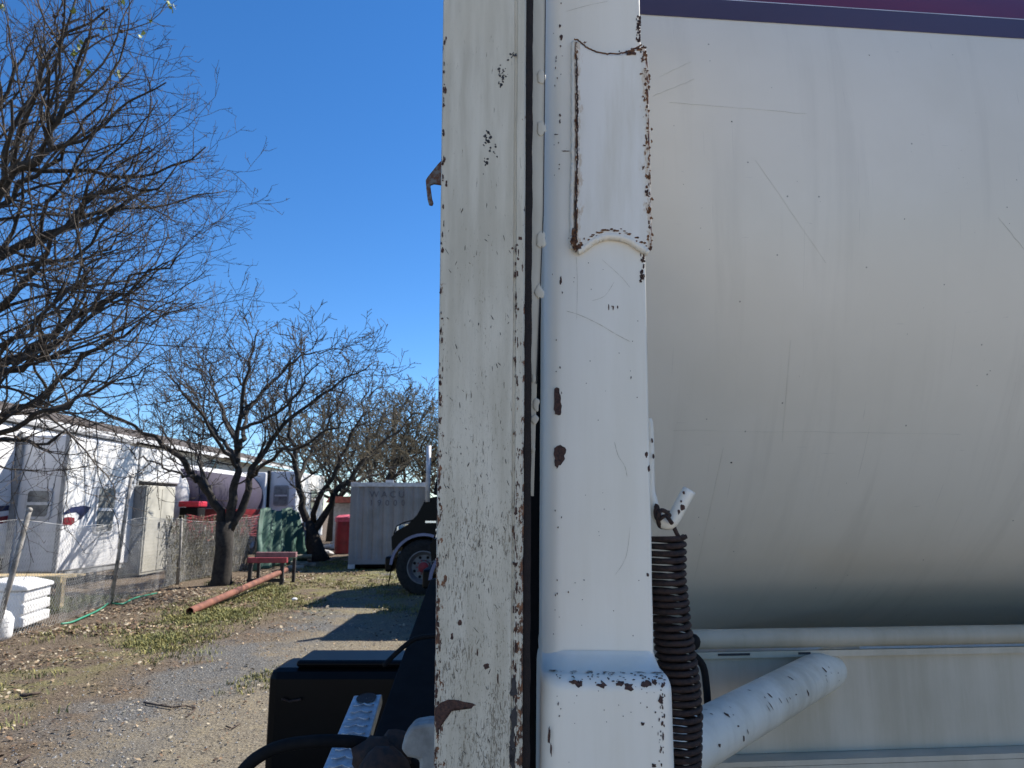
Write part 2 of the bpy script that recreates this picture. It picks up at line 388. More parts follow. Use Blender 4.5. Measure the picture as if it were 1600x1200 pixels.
class Tree:
    def __init__(s, seed, trop=0.12, wig=0.22, minr=0.003, spur=True, maxlev=3, density=1.0, bias=Vector((0,0,0))):
        s.r = random.Random(seed); s.wood = MB(); s.twig = MB(); s.trop = trop; s.wig = wig; s.minr = minr; s.spur = spur; s.maxlev = maxlev; s.den = density; s.bias = bias; s.tips = []
    def path(s, p0, d, L, r0, r1, segs):
        pts = [p0]; d = d.normalized()
        for i in range(segs):
            d = (d + rvec(s.r) * s.wig + Vector((0, 0, s.trop)) * (0.5 + 0.5 * i / segs) + s.bias * .06).normalized()
            pts.append(pts[-1] + d * (L / segs))
        return pts
    def limb(s, pts, r0, r1, lev, length=None):
        n = len(pts)
        rad = [max(s.minr, r0 + (r1 - r0) * (i / (n - 1)) ** 0.8) for i in range(n)]
        mb = s.wood if r0 > 0.02 else s.twig
        mb.tube(pts, rad, 9 if r0 > .08 else 7 if r0 > 0.03 else 4 if r0 > .008 else 3, cap=r0 > .02)
        L = length or sum((pts[i + 1] - pts[i]).length for i in range(n - 1))
        if lev >= s.maxlev:
            s.tips.append(pts[-1])
            if s.spur:
                for k in range(1, n):
                    if s.r.random() < .8:
                        t = (pts[k] - pts[k - 1]).normalized(); o = (t * .5 + rvec(s.r) * .6 + Vector((0,0,.3))).normalized()
                        s.twig.tube([pts[k], pts[k] + o * s.r.uniform(.03, .09)], [s.minr * .9, s.minr * .5], 3, False)
            return
        spacing = (0.23, 0.16, 0.105, 0.1)[min(lev, 3)] / s.den
        cnt = max(2, int(L / spacing * (0.75 if lev == 0 else 0.85)))
        side = s.r.random() * 6.28
        for c in range(cnt):
            t = (0.2 if lev else .25) + (1 - .22) * (c + s.r.random() * .8) / cnt
            if t > 0.99: t = 0.99
            f = t * (n - 1); k = int(f); f -= k
            p = pts[k].lerp(pts[k + 1], f); tan = (pts[k + 1] - pts[k]).normalized(); r = rad[k] + (rad[k + 1] - rad[k]) * f
            side += 2.4 + s.r.uniform(-.6, .6)
            o = tan.orthogonal().normalized(); o = Quaternion(tan, side) @ o
            ang = R(s.r.uniform(28, 62))
            d = (tan * math.cos(ang) + o * math.sin(ang)).normalized()
            cl = L * s.r.uniform(.24, .52) * (1.05 - .55 * t) * (1.0 if lev else 0.95)
            cl = max(cl, (1.1, .5, .22, .15)[min(lev, 3)] * s.r.uniform(.6, 1.1))
            cr = min(r * .62, 0.004 + cl * .014)
            segs = max(3, min(9, int(cl / .16)))
            cp = s.path(p, d, cl, cr, cr * .3, segs)
            s.limb(cp, cr, max(s.minr, cr * .3), lev + 1)
    def finish(s, root, bark, twig):
        t = s.wood.build('trunk', bark, root, smooth=True); c = s.twig.build('crown', twig, root, smooth=False)
        return t, c
def px_path(lst): return [P(a, b, y) for a, b, y in lst]

# --- big near tree, trunk beyond the left edge of the picture
TA = empty('bare_tree', G(-330, 985) , 'big bare tree leaning in from the left with dense zigzag twigs against the sky', 'tree')
base = TA.location.copy()
T = Tree(5, trop=.07, wig=.17, minr=.0029, maxlev=3, density=.78, bias=Vector((.2, 0, .1)))
fork = P(-300, 720, base.y)
T.wood.tube([base + Vector((0,0,-.1)), base + Vector((0,0,.4)), base.lerp(fork, .6) + Vector((.05,0,0)), fork], [.3, .22, .19, .18], 12)
limbs = [
    ([(-300,720,base.y),(-160,520,8.6),(0,300,8.2),(60,240,8.0),(100,170,7.9),(125,90,7.8),(190,30,7.7),(230,-60,7.6)], .10, .012),
    ([(-300,720,base.y),(-150,470,8.9),(-20,340,9.0),(30,290,8.9),(110,230,8.8),(170,140,8.8),(240,80,8.8),(300,70,8.7)], .07, .008),
    ([(-300,720,base.y),(-120,500,9.1),(20,395,9.0),(110,345,8.9),(165,300,8.8),(240,295,8.7),(330,215,8.6),(400,210,8.6)], .09, .008),
    ([(-300,720,base.y),(-140,580,8.6),(0,480,8.2),(90,370,8.0),(170,285,7.9),(260,215,7.8),(370,180,7.8)], .07, .007),
    ([(-300,720,base.y),(-100,610,9.2),(40,550,9.3),(140,480,9.2),(230,430,9.2),(320,370,9.1),(420,320,9.1)], .09, .007),
    ([(-300,720,base.y),(-120,650,8.9),(0,590,8.7),(90,540,8.6),(200,440,8.5),(300,400,8.5),(430,390,8.5)], .08, .007),
    ([(-300,720,base.y),(-100,690,9.6),(30,640,9.7),(130,560,9.7),(230,500,9.7),(330,470,9.7),(430,420,9.7)], .08, .007),
    ([(-300,720,base.y),(-120,700,8.3),(0,670,7.9),(90,640,7.8),(170,600,7.8),(270,560,7.8),(350,500,7.8)], .06, .006),
    ([(-300,720,base.y),(-160,400,9.6),(-60,240,9.9),(20,130,10),(60,40,10),(80,-80,10)], .09, .01),
    ([(-300,720,base.y),(-130,690,9.3),(0,690,9.2),(60,690,9.1),(120,670,9.0),(190,650,9.0),(260,620,9)], .05, .006),
    ([(-300,720,base.y),(-150,560,10.2),(-20,440,10.5),(80,420,10.5),(180,380,10.5),(260,330,10.4),(360,290,10.4)], .06, .007),
    ([(-300,720,base.y),(-160,640,8.0),(-40,560,7.4),(60,500,7.2),(140,410,7.1),(220,340,7.1),(310,300,7.1)], .05, .007),
]
for pl, r0, r1 in limbs:
    pts = interp_path(px_path(pl), 28)[:23]
    pts = [pts[0]] + [p + rvec(T.r) * .035 for p in pts[1:]]
    T.limb(pts, r0, r1, 0)
# drooping twigs hanging in front of the caravan
for (px, py, n_) in ((55, 640, 1), (62, 600, 1), (118, 640, 1), (205, 590, 1), (20, 660, 1), (150, 655, 1)):
    p = P(px, py, 8.2); pts = [p]; d = Vector((.25, 0, -1))
    for k in range(12):
        d = (d + rvec(T.r) * .22 + Vector((.02, 0, -.12))).normalized(); pts.append(pts[-1] + d * .14)
    T.limb(pts, .008, .0035, 2)
T.finish(TA, mbark, mtwig)
# leaves and seed balls near the top
mball = simple('brown_seed_ball', (0.09, 0.055, 0.035), 0.9, 0, 0.3, 60, bump=.8)
lf = MB()
for (px, py) in ((112, 14), (125, 64), (128, 76), (190, 2), (232, 36), (262, 2), (140, 112), (184, 116), (5, 12), (158, 42), (222, 52), (118, 84), (268, 12)):
    for k in range(3):
        c = P(px + rng.uniform(-5, 5), py + rng.uniform(-5, 5), 7.8); q = Euler((rng.uniform(0, 6), rng.uniform(0, 6), rng.uniform(0, 6))).to_matrix(); s = rng.uniform(.03, .055)
        lf.add([c + q @ (Vector(p) * s) for p in ((-1,0,0),(-.3,-.5,.1),(.5,-.5,.1),(1,0,-.1),(.5,.5,.1),(-.3,.55,.2))], [(0,1,2,5),(2,3,4,5)])
lf.build('leaves', mleaf, TA)
for (px, py) in ((99, 24), (85, 26), (99, 37), (97, 48), (82, 52), (141, 59), (190, 49), (161, 13)):
    c = P(px, py, 7.75); m = MB(); m.sphere(c, .024, 10, 7)
    m.tube([c + Vector((0, 0, .02)), c + Vector((.01, 0, .08)), c + Vector((.03, .02, .14))], .002, 4)
    m.build('seed_ball', mball, TA, smooth=True)

# --- tree with the Y fork
bB = G(345, 916)
TB = empty('bare_tree', bB, 'dark forked tree with a wide bare crown, standing beside the rusty pipe', 'tree')
T = Tree(9, trop=.10, wig=.2, minr=.0062, spur=False, maxlev=3, density=1.0)
YB = bB.y
T.wood.tube([P(344, 925, YB), P(346, 905, YB), P(350, 860, YB), P(352, 815, YB)], [.27, .20, .17, .185], 14)
for pl, r0, r1 in [
    ([(350,822,YB),(335,785,YB-.1),(312,750,YB-.2),(280,712,YB-.4),(238,686,YB-.6),(190,655,YB-.8),(130,630,YB-1)], .15, .02),
    ([(356,825,YB),(362,780,YB),(372,740,YB),(372,690,YB+.1),(380,620,YB+.2),(392,560,YB+.2),(402,515,YB+.3)], .16, .015),
    ([(358,828,YB),(382,790,YB+.1),(392,745,YB+.2),(412,705,YB+.3),(450,660,YB+.3),(500,620,YB+.4),(545,590,YB+.4),(585,565,YB+.5)], .14, .012),
    ([(374,700,YB),(352,660,YB+1.2),(338,615,YB+2.2),(326,575,YB+3.0),(322,545,YB+3.4)], .09, .012),
    ([(372,720,YB),(345,685,YB+.8),(318,650,YB+1.8),(290,620,YB+2.8),(270,600,YB+3.6)], .08, .012),
    ([(375,690,YB),(385,650,YB+1.2),(380,610,YB+2.4),(370,575,YB+3.4)], .08, .012),
    ([(335,785,YB-.1),(320,740,YB+.9),(300,700,YB+1.9),(285,665,YB+3)], .07, .012),
    ([(372,730,YB),(340,690,YB-.6),(310,640,YB-1),(275,600,YB-1.2),(250,575,YB-1.3)], .07, .01),
    ([(392,745,YB+.2),(430,715,YB-.3),(480,690,YB-.6),(530,665,YB-.7),(570,650,YB-.8)], .07, .01),
    ([(378,650,YB),(415,610,YB+.6),(450,570,YB+.9),(500,550,YB+1),(540,545,YB+1.2)], .07, .01),
    ([(312,750,YB-.2),(280,740,YB-.8),(230,720,YB-1.2),(190,700,YB-1.5)], .05, .01),
    ([(375,670,YB),(440,640,YB-.9),(480,590,YB-1.2),(500,560,YB-1.3)], .06, .01)]:
    pts = interp_path(px_path(pl), 18); pts = [pts[0]] + [p + rvec(T.r) * .03 for p in pts[1:]]
    T.limb(pts, r0 * .72, r1 * .8, 0)
T.finish(TB, mbark, mtwig)

# --- leaning tree by the container
bC = G(495, 876); YC = bC.y
TC = empty('bare_tree', bC, 'leaning double-stemmed tree between the green tarp and the container', 'tree')
T = Tree(13, trop=.10, wig=.22, minr=.0085, spur=False, maxlev=3, density=.95)
T.wood.tube([P(500, 880, YC), P(494, 865, YC), P(485, 835, YC), P(480, 815, YC)], [.34, .29, .25, .22], 12)
for pl, r0, r1 in [
    ([(482,825,YC),(474,790,YC),(466,750,YC),(458,700,YC),(450,650,YC),(448,600,YC),(455,560,YC)], .2, .02),
    ([(486,835,YC),(510,800,YC),(530,765,YC),(555,735,YC),(590,700,YC-.4),(630,665,YC-.8),(655,640,YC-1)], .19, .02),
    ([(490,815,YC),(500,770,YC-.5),(525,735,YC-.8),(545,690,YC-.9),(565,640,YC-1),(575,600,YC-1)], .14, .02),
    ([(466,750,YC),(490,700,YC+1),(520,650,YC+1.4),(540,600,YC+1.6)], .11, .02),
    ([(530,765,YC),(575,745,YC+1),(620,730,YC+1.4),(660,715,YC+1.6)], .1, .02),
    ([(462,720,YC),(440,690,YC-1),(420,650,YC-1.5),(410,620,YC-1.7)], .08, .02)]:
    pts = interp_path(px_path(pl), 14); pts = [pts[0]] + [p + rvec(T.r) * .05 for p in pts[1:]]
    T.limb(pts, r0 * .72, r1 * .8, 0)
T.finish(TC, mbark, mtwig_far)
# --- farther trees behind the container
def far_tree(px, Y, topy, spread, seed, label, dens=.95):
    b = P(px, 800, Y); b.z = 0
    root = empty('bare_tree', b, label, 'tree', 'bare trees behind the container')
    T = Tree(seed, trop=.12, wig=.24, minr=0.0125 * Y / 32, spur=False, maxlev=3, density=dens)
    top = P(px, topy, Y).z
    T.wood.tube([b + Vector((0,0,-.1)), b + Vector((0, 0, 1)), b + Vector((.1, 0, top * .28))], [.32, .24, .2], 9)
    n = 8
    for k in range(n):
        a = k * 2.4; sp = spread * T.r.uniform(.7, 1.05); tz = top * T.r.uniform(.62, 1.0) if k % 3 else top
        p0 = b + Vector((.1, 0, top * .26))
        pts = [p0, p0 + Vector((math.cos(a) * sp * .4, math.sin(a) * sp * .4, (tz - p0.z) * .35)), p0 + Vector((math.cos(a) * sp * .8, math.sin(a) * sp * .8, (tz - p0.z) * .75)), p0 + Vector((math.cos(a) * sp, math.sin(a) * sp, tz - p0.z))]
        pts = interp_path(pts, 10); pts = [pts[0]] + [p + rvec(T.r) * .08 for p in pts[1:]]
        T.limb(pts, .09, .02, 0)
    T.finish(root, mbark, mtwig_far)
far_tree(575, 31, 632, 3.2, 21, 'olive twigged bare tree rising behind the left half of the container')
far_tree(632, 34, 662, 2.8, 22, 'olive twigged bare tree rising behind the right half of the container')
far_tree(520, 38, 622, 3.6, 23, 'bare tree far behind the leaning double-stemmed tree')
far_tree(700, 40, 655, 3.2, 24, 'bare tree showing low between the container and the cream post')

# utility pole behind the trees
m = MB(); up = empty('utility_pole', P(612, 800, 42) * 1.0, 'plain wooden utility pole rising out of the far bare trees', 'pole'); up.location.z = 0
b = up.location.copy()
m.tube([b, b + Vector((0, 0, 7.6))], [.16, .13], 10); m.build('pole', simple('pole_wood', (0.16, 0.12, 0.09), .9), up, smooth=True)
m = MB()
for dz, o in ((6.2, 0), (5.6, 0.1)):
    a = b + Vector((-30, 3, dz - 1)); c = b + Vector((30, -8, dz - .2)); mid = (a + c) / 2
    pts = [a.lerp(b + Vector((0, 0, dz)), t / 8) - Vector((0, 0, .5 * 4 * (t / 8) * (1 - t / 8))) for t in range(9)] + [(b + Vector((0, 0, dz))).lerp(c, t / 8) - Vector((0, 0, .5 * 4 * (t / 8) * (1 - t / 8))) for t in range(1, 9)]
    m.tube(pts, .012, 4)
m.build('wire', M['black_matt'], up)

# ================================================================== BUILDINGS beyond the fence
msiding = simple('cream_siding', (0.70, 0.68, 0.60), 0.7, 0, .06, 1.2)
mroof = simple('brown_shingle', (0.10, 0.078, 0.06), 0.9, 0, .3, 3, bump=.4)
mglass = simple('dark_window_glass', (0.035, 0.04, 0.045), 0.12, 0, .2, 2)
mglass_l = simple('curtained_window', (0.25, 0.26, 0.25), 0.25, 0, .4, 5, (0.10, 0.10, 0.10))
mframe = simple('white_window_frame', (0.72, 0.72, 0.72), 0.5)
def house(x, y0, y1, eave, depth, label, wins, name='long_house'):
    root = empty(name, (x, y0, 0), label, 'building')
    m = MB(); m.box((x - depth, y0, 0), (x, y1, eave - .05))
    m.build('wall', msiding, root)
    m = MB()
    z = .5
    while z < eave - .2:
        m.box((x + .001, y0 + .05, z), (x + .014, y1 - .05, z + .012)); z += .22
    m.build('siding_lap', mframe, root)
    m = MB(); rx = depth / 2
    m.prism([(x + .45, eave - .06), (x + .45, eave + .10), (x - rx, eave + 1.15), (x - depth - .45, eave + .1), (x - depth - .45, eave - .06), (x - rx, eave + .9)], y0 - .4, y1 + .4, Matrix(((1,0,0,0),(0,0,1,0),(0,1,0,0),(0,0,0,1))))
    rf = m.build('roof', mroof, root)
    m = MB(); m.box((x + .452, y0 - .4, eave - .06), (x + .51, y1 + .4, eave + .07)); m.build('gutter', mframe, rf)
    for (wy, wz, ww, wh) in wins:
        m = MB(); m.box((x + .015, wy - ww / 2 - .06, wz - .06), (x + .05, wy + ww / 2 + .06, wz + wh + .06)); f = m.build('window', mframe, root)
        m = MB(); m.box((x + .052, wy - ww / 2, wz), (x + .056, wy + ww / 2, wz + wh)); m.build('pane', mglass, f)
        m = MB(); m.box((x + .058, wy - ww / 2, wz + wh / 2 - .025), (x + .07, wy + ww / 2, wz + wh / 2 + .025)); m.build('mullion', mframe, f)
    return root
house(-12.4, 12.0, 29.0, 3.75, 7, 'long low cream house with brown shingle roof behind the white caravans', [(25.6, 2.4, .8, 1.0), (18, 1.6, 1.0, 1.1)])
house(-14.0, 31.5, 46, 4.1, 7, 'farther cream house with two small windows behind the purple tanker', [(33.5, 2.9, .8, 1.0), (36.3, 2.9, .8, 1.0), (42, 2.9, .8, 1)])

mrv = simple('caravan_white', (0.76, 0.76, 0.77), 0.35, 0, .05, 2, (0.66, 0.66, 0.66))
mrvg = simple('caravan_trim_grey', (0.33, 0.33, 0.33), 0.5)
mnavy = simple('navy_decal', (0.02, 0.025, 0.08), .4); mred = simple('dark_red_decal', (0.22, 0.02, 0.03), .4)
mtyre = simple('tyre_rubber', (0.018, 0.018, 0.019), .85, 0, .3, 20, bump=.4)
def rrect(w_, h_, r, n=5):
    out = []
    for cx, cy, a0 in ((w_/2 - r, h_/2 - r, 0), (-w_/2 + r, h_/2 - r, 90), (-w_/2 + r, -h_/2 + r, 180), (w_/2 - r, -h_/2 + r, 270)):
        for k in range(n + 1):
            a = R(a0 + 90 * k / n); out.append((cx + r * math.cos(a), cy + r * math.sin(a)))
    return out
MX = Matrix(((0,0,1,0),(1,0,0,0),(0,1,0,0),(0,0,0,1)))       # prism (x,y)->(y,z) extruded along +x
MY = Matrix(((1,0,0,0),(0,0,-1,0),(0,1,0,0),(0,0,0,1)))      # prism (x,y)->(x,z) extruded towards -y
def rv_window(root, c, ww, wh, face, glass=None, tall=False):
    Mt = Matrix.Translation(c) @ (MX if face == 'x' else MY)
    m = MB(); m.prism(rrect(ww + .10, wh + .10, .09), .0, .035, Mt); f = m.build('window', mframe if not tall else mrvg, root, auto=40)
    m = MB(); m.prism(rrect(ww, wh, .06), .036, .042, Mt); m.build('pane', glass or mglass, f, auto=40)
    m = MB(); m.prism([(-ww/2, -.03), (ww/2, -.03), (ww/2, .03), (-ww/2, .03)], .044, .058, Mt); m.build('crossbar', mframe, f)
    return f
def wheel(root, c, r, wd, axis='y', rimmat=None, hub=None):   # rim, hand holes, hub and nuts
    Mt = Matrix.Translation(c) @ (Matrix.Rotation(R(90), 4, 'X') if axis == 'y' else Matrix.Rotation(R(90), 4, 'Y'))
    m = MB(); k = r / .5
    m.lathe([(r*.58, -wd*.42), (r*.80, -wd*.5), (r*.94, -wd*.46), (r, -wd*.36), (r, wd*.36), (r*.94, wd*.46), (r*.80, wd*.5), (r*.58, wd*.42), (r*.58, -wd*.42)], Mt, 40)
    for j in range(40):                       # tread blocks
        a = 2 * math.pi * j / 40; m.box((r * .995, -r*.03, -wd*.34), (r * 1.018, r*.03, wd*.34), Mt @ Matrix.Rotation(a, 4, 'Z'))
    ty = m.build('tyre', mtyre, root, auto=40)
    m = MB()
    m.lathe([(r*.6, -wd*.44), (r*.6, wd*.44), (r*.565, wd*.45), (r*.53, wd*.33), (r*.44, wd*.12), (r*.25, wd*.10), (r*.22, wd*.30), (r*.001, wd*.32)], Mt, 36)
    rim = m.build('rim', rimmat or M['chrome'], ty, auto=40)
    for j in range(8):
        m = MB(); a = 2 * math.pi * (j + .5) / 8; m.lathe([(.001, wd*.14), (r*.055, wd*.135), (r*.055, wd*.10)], Mt @ Matrix.Rotation(a, 4, 'Z') @ Matrix.Translation((r * .37, 0, 0)), 10)
        m.build('hand_hole', M['black_matt'], ty)
    m = MB(); m.lathe([(r*.19, wd*.1), (r*.19, wd*.42), (r*.13, wd*.47), (.001, wd*.48)], Mt, 20)
    for j in range(10):
        a = 2 * math.pi * j / 10; m.lathe([(r*.025, wd*.1), (r*.025, wd*.36), (.001, wd*.37)], Mt @ Matrix.Rotation(a, 4, 'Z') @ Matrix.Translation((r * .245, 0, 0)), 6)
    m.build('hub', hub or M['steel'], ty, auto=40)
    return ty
# caravan with slide-out
XS = -8.9; XB = -9.9
rv = empty('caravan', (XB, 13, 0), 'white fifth wheel caravan with slide-out room and navy swoosh behind the chain-link fence', 'caravan')
m = MB(); m.prism(rrect(2.5, 2.62, .12), 10.6, 18.5, Matrix.Translation((XB - 1.25, 0, 1.94)) @ Matrix(((1,0,0,0),(0,0,1,0),(0,1,0,0),(0,0,0,1))))
m.build('body', mrv, rv, auto=50)
m = MB(); m.box((XB - .6, 14.28, .34), (XS, 17.0, 3.02)); m.build('slide_out', mrv, rv, bevel=.03)
for c0, c1 in (((XB + .01, 14.20, .32), (XB + .1, 14.275, 3.08)), ((XS - .06, 14.24, .32), (XS + .02, 14.279, 3.03)), ((XS - .06, 17.0, .32), (XS + .02, 17.05, 3.03))):
    m = MB(); m.box(c0, c1); m.build('corner_trim', mrvg, rv)
m = MB(); m.box((XB - .6, 17.06, 2.22), (XS, 19.2, 3.04)); m.build('overhang', mrv, rv, bevel=.04)
m = MB(); m.box((XB - .6, 17.06, 2.17), (XS - .02, 19.1, 2.215)); m.build('overhang_trim', M['black_matt'], rv)
m = MB(); m.box((XB - 2.4, 10.7, .38), (XB - .05, 18.4, .62)); m.build('chassis', M['black_matt'], rv)
m = MB(); m.box((XS - .85, 14.4, .24), (XS - .03, 16.9, .33)); m.build('slide_rail', mrvg, rv)
m = MB(); m.box((XB - 2.6, 10.5, 3.26), (XB + .06, 18.6, 3.32)); m.build('roof_edge', mrvg, rv)
rv_window(rv, Vector((XS, 15.75, 1.55)), .62, .92, 'x', mglass_l)
rv_window(rv, Vector((XB + .52, 14.28, 1.66)), .42, .50, 'y', mglass_l)
rv_window(rv, Vector((XB + .0, 13.0, 2.25)), .8, .5, 'x')
def swoosh(root, x, pts, mat):
    pts = [(y, z - .17) for y, z in pts]
    m = MB(); m.add([Vector((x, y, z)) for y, z in pts], [tuple(range(len(pts)))]); m.build('swoosh_decal', mat, root)
swoosh(rv, XS + .004, [(14.33, 1.66), (14.55, 1.76), (15.0, 1.80), (15.25, 1.76), (15.1, 1.64), (14.92, 1.52), (14.8, 1.50), (14.86, 1.60), (14.74, 1.66), (14.5, 1.64), (14.33, 1.60)], mnavy)
swoosh(rv, XS + .004, [(14.33, 1.55), (14.5, 1.57), (14.7, 1.55), (14.72, 1.46), (14.6, 1.40), (14.33, 1.40)], mred)
swoosh(rv, XB + .004, [(11.6, 1.55), (13.0, 1.70), (14.19, 1.80), (14.19, 1.70), (13.0, 1.58)], mnavy)
swoosh(rv, XB + .004, [(11.6, 1.35), (13.0, 1.48), (14.19, 1.60), (14.19, 1.46), (13.0, 1.36)], mred)
# recessed door panel lines on the shaded end
m = MB(); m.box((XB + .25, 14.262, 1.10), (XB + .97, 14.278, 1.125)); m.build('moulding', mframe, rv)
for wy in (13.4, 15.9): wheel(rv, Vector((XB - .25, wy, .36)), .36, .22, 'x', mrv)
m = MB(); m.box((XS - .5, 15.2, .02), (XS - .1, 15.6, .22)); m.build('battery_box', M['black_matt'], rv)
m = MB(); m.tube([(XS-.15, 15.9, .0), (XS-.15, 15.9, .24)], .03, 8); m.build('jack', M['black_matt'], rv)

# tall beige utility cabinet under the overhang, its shaded end coloured grey
cb = empty('storage_cabinet', (-8.65, 17.0, 0), 'tall beige storage cabinet, shaded end coloured grey, standing under the caravan overhang', 'cabinet')
mcab = simple('beige_cabinet', (0.50, 0.48, 0.41), .7, 0, .15, 2); mcab_shade = simple('shaded_cabinet_end', (0.22, 0.23, 0.235), .6, 0, .1, 2)
m = MB(); m.box((-9.2, 16.95, .05), (-8.62, 18.4, 2.12)); m.build('carcass', mcab, cb, bevel=.02)
m = MB(); m.box((-9.19, 16.92, .1), (-8.66, 16.945, 2.08)); m.build('side_panel', mcab_shade, cb)  # shade on the near end is put into this panel's grey colour
m = MB(); m.box((-8.615, 17.0, .12), (-8.6, 17.66, 2.05)); d1 = m.build('door', mcab, cb)
m = MB(); m.box((-8.615, 17.69, .12), (-8.6, 18.35, 2.05)); m.build('door', mcab, cb)
m = MB(); m.box((-8.598, 17.6, 1.1), (-8.57, 17.63, 1.25)); m.build('handle', M['black_matt'], d1)

# wooden step deck in front of the caravan
dk = empty('wooden_deck', G(60, 940), 'low yellow timber step in front of the caravan slide-out', 'deck')
mwood = simple('new_timber', (0.55, 0.42, 0.22), .7, 0, .2, 6)
m = MB(); m.box((-8.55, 11.3, .42), (-6.95, 11.34, .52)); m.build('rim_board', mwood, dk)
for k in range(4):
    m = MB(); m.box((-8.6, 11.35 + k * .15, .48), (-6.95, 11.49 + k * .15, .51)); m.build('deck_board', mwood, dk)
for x in (-8.5, -7.0):
    m = MB(); m.box((x - .045, 11.36, 0), (x + .045, 11.45, .475)); m.build('leg', mwood, dk)

# purple tanker parked far behind
mpur = simple('purple_paint', (0.028, 0.02, 0.05), .8, 0, .15, 2); mredp = simple('red_paint', (0.30, 0.025, 0.03), .45, 0, .2, 4); mwhp = simple('tanker_white', (0.6, 0.6, 0.6), .7)
tk = empty('tanker_trailer', (-10.2, 20, 0), 'purple and white tanker with red lower band parked behind the forked tree', 'tanker')
Mt = Matrix.Translation((-10.2, 0, 1.95)) @ Matrix.Rotation(R(-90), 4, 'X')
m = MB(); m.lathe([(.001, 19.9), (.5, 19.95), (.85, 20.1), (.98, 20.35), (1.0, 20.5), (1.0, 27.6), (.9, 27.9), (.001, 28.1)], Mt, 40); m.build('tank', mwhp, tk, smooth=True)
def band(a0, a1, r, y0, y1, cx, cz, nm, mat, root, n=12):
    m = MB(); vs = []; 
    for i in range(n + 1):
        a = R(a0 + (a1 - a0) * i / n)
        for rr in (r, r + .006):
            for y in (y0, y1): vs.append((cx + math.cos(a) * rr, y, cz + math.sin(a) * rr))
    fs = []
    for i in range(n):
        b = i * 4; fs += [(b+2, b+6, b+7, b+3), (b+0, b+1, b+5, b+4), (b, b+4, b+6, b+2), (b+1, b+3, b+7, b+5)]
    m.add(vs, fs); m.build(nm, mat, root, smooth=True)
band(-20, 52, 1.001, 20.5, 27.5, -10.2, 1.95, 'purple_band', mpur, tk)
band(-55, -21, 1.001, 20.5, 27.5, -10.2, 1.95, 'red_band', mredp, tk)
m = MB(); m.box((-10.9, 20.4, .75), (-9.5, 27.6, .98)); m.build('frame', mredp, tk)
for y in (21.2, 22.3, 26.2): wheel(tk, Vector((-9.5, y, .5)), .5, .28, 'x', M['steel'])

# red capped dark bin behind the fence
rb = empty('waste_bin', (-8.55, 19.4, 0), 'dark bin with bright red lid standing behind the vine-covered fence', 'bin')
m = MB(); m.box((-8.95, 19.4, .1), (-8.45, 19.9, 1.62)); m.build('body', M['black_matt'], rb, bevel=.03)
m = MB(); m.box((-8.98, 19.37, 1.63), (-8.42, 19.93, 1.78)); m.build('lid', simple('bright_red', (0.6, .02, .05), .5), rb, bevel=.03)

# red safety netting panel beyond the tree
mnet = simple('red_netting', (0.28, 0.04, 0.045), .7, 0, .3, 6)
nt = empty('safety_net', (-8.4, 22, 0), 'red safety netting strung between stakes behind the wire fence', 'netting')
for sy in (18.8, 21.6, 24.4):
    m = MB(); m.tube([(-8.5, sy, 0), (-8.5, sy, 1.42)], .03, 6); m.build('stake', M['steel'], nt)
m = MB()
for k in range(9): m.tube([(-8.46, 18.8 + j * .4, .75 + k * .08 + .04 * math.sin(j * 1.3 + k)) for j in range(15)], .017, 4)
for j in range(56): m.tube([(-8.455, 18.8 + j * .1, .72), (-8.455, 18.8 + j * .1 + .04, 1.40)], .012, 4)
m.build('mesh', mnet, nt)

# second caravan, turned
c2 = empty('caravan', (-9, 27, 0), 'smaller white caravan with two rounded windows behind the green tarp', 'caravan')
m = MB(); m.box((-10.4, 26.6, .5), (-9.15, 33, 2.95)); m.build('body', mrv, c2, bevel=.06)
m = MB(); m.box((-9.14, 26.95, .5), (-8.1, 31.0, 3.0)); m.build('slide_out', mrv, c2, bevel=.05)
m = MB(); m.box((-9.16, 26.8, .45), (-9.08, 26.94, 3.02)); m.build('corner_trim', M['black_matt'], c2)
rv_window(c2, Vector((-9.75, 26.6, 2.1)), .28, .8, 'y', mglass_l, True)
rv_window(c2, Vector((-8.65, 26.95, 2.1)), .46, .66, 'y', mglass_l, True)
rv_window(c2, Vector((-8.1, 29.3, 2.0)), .8, .7, 'x', None, True)

# far clutter between tree and container
fs_ = empty('red_awning_stall', (-7.3, 34, 0), 'small pale shed with red awning glimpsed left of the container', 'shed')
m = MB(); m.box((-8.4, 34, 0), (-6.9, 36, 1.9)); m.build('wall', simple('pale_grey_shed', (0.5, .5, .52), .7), fs_)
m = MB(); m.prism([(-8.6, 1.92), (-6.7, 1.92), (-6.9, 2.2), (-8.4, 2.2)], -33.2, -36.0, Matrix(((1,0,0,0),(0,0,-1,0),(0,1,0,0),(0,0,0,1)))); m.build('awning', simple('faded_red_awning', (0.45, .13, .09), .7), fs_)
m = MB(); m.box((-7.5, 33.97, .1), (-7.0, 33.998, 1.7)); m.build('door', mredp, fs_)
rc = empty('red_drum', P(543, 800, 27), 'bright red drum with a pink lid beside the container edge', 'drum'); rc.location.z = 0; q = rc.location
m = MB(); m.lathe([(.001, .0), (.42, .0), (.43, .6), (.42, 1.15), (.001, 1.16)], Matrix.Translation(q), 20); m.build('body', mredp, rc, auto=40)
m = MB(); m.lathe([(.44, 1.14), (.45, 1.3), (.3, 1.38), (.001, 1.4)], Matrix.Translation(q), 20); m.build('lid', simple('pink_lid', (0.65, .12, .16), .6), rc, auto=40)
mrock = simple('pale_rubble', (0.48, .47, .45), .9, 0, .3, 5)
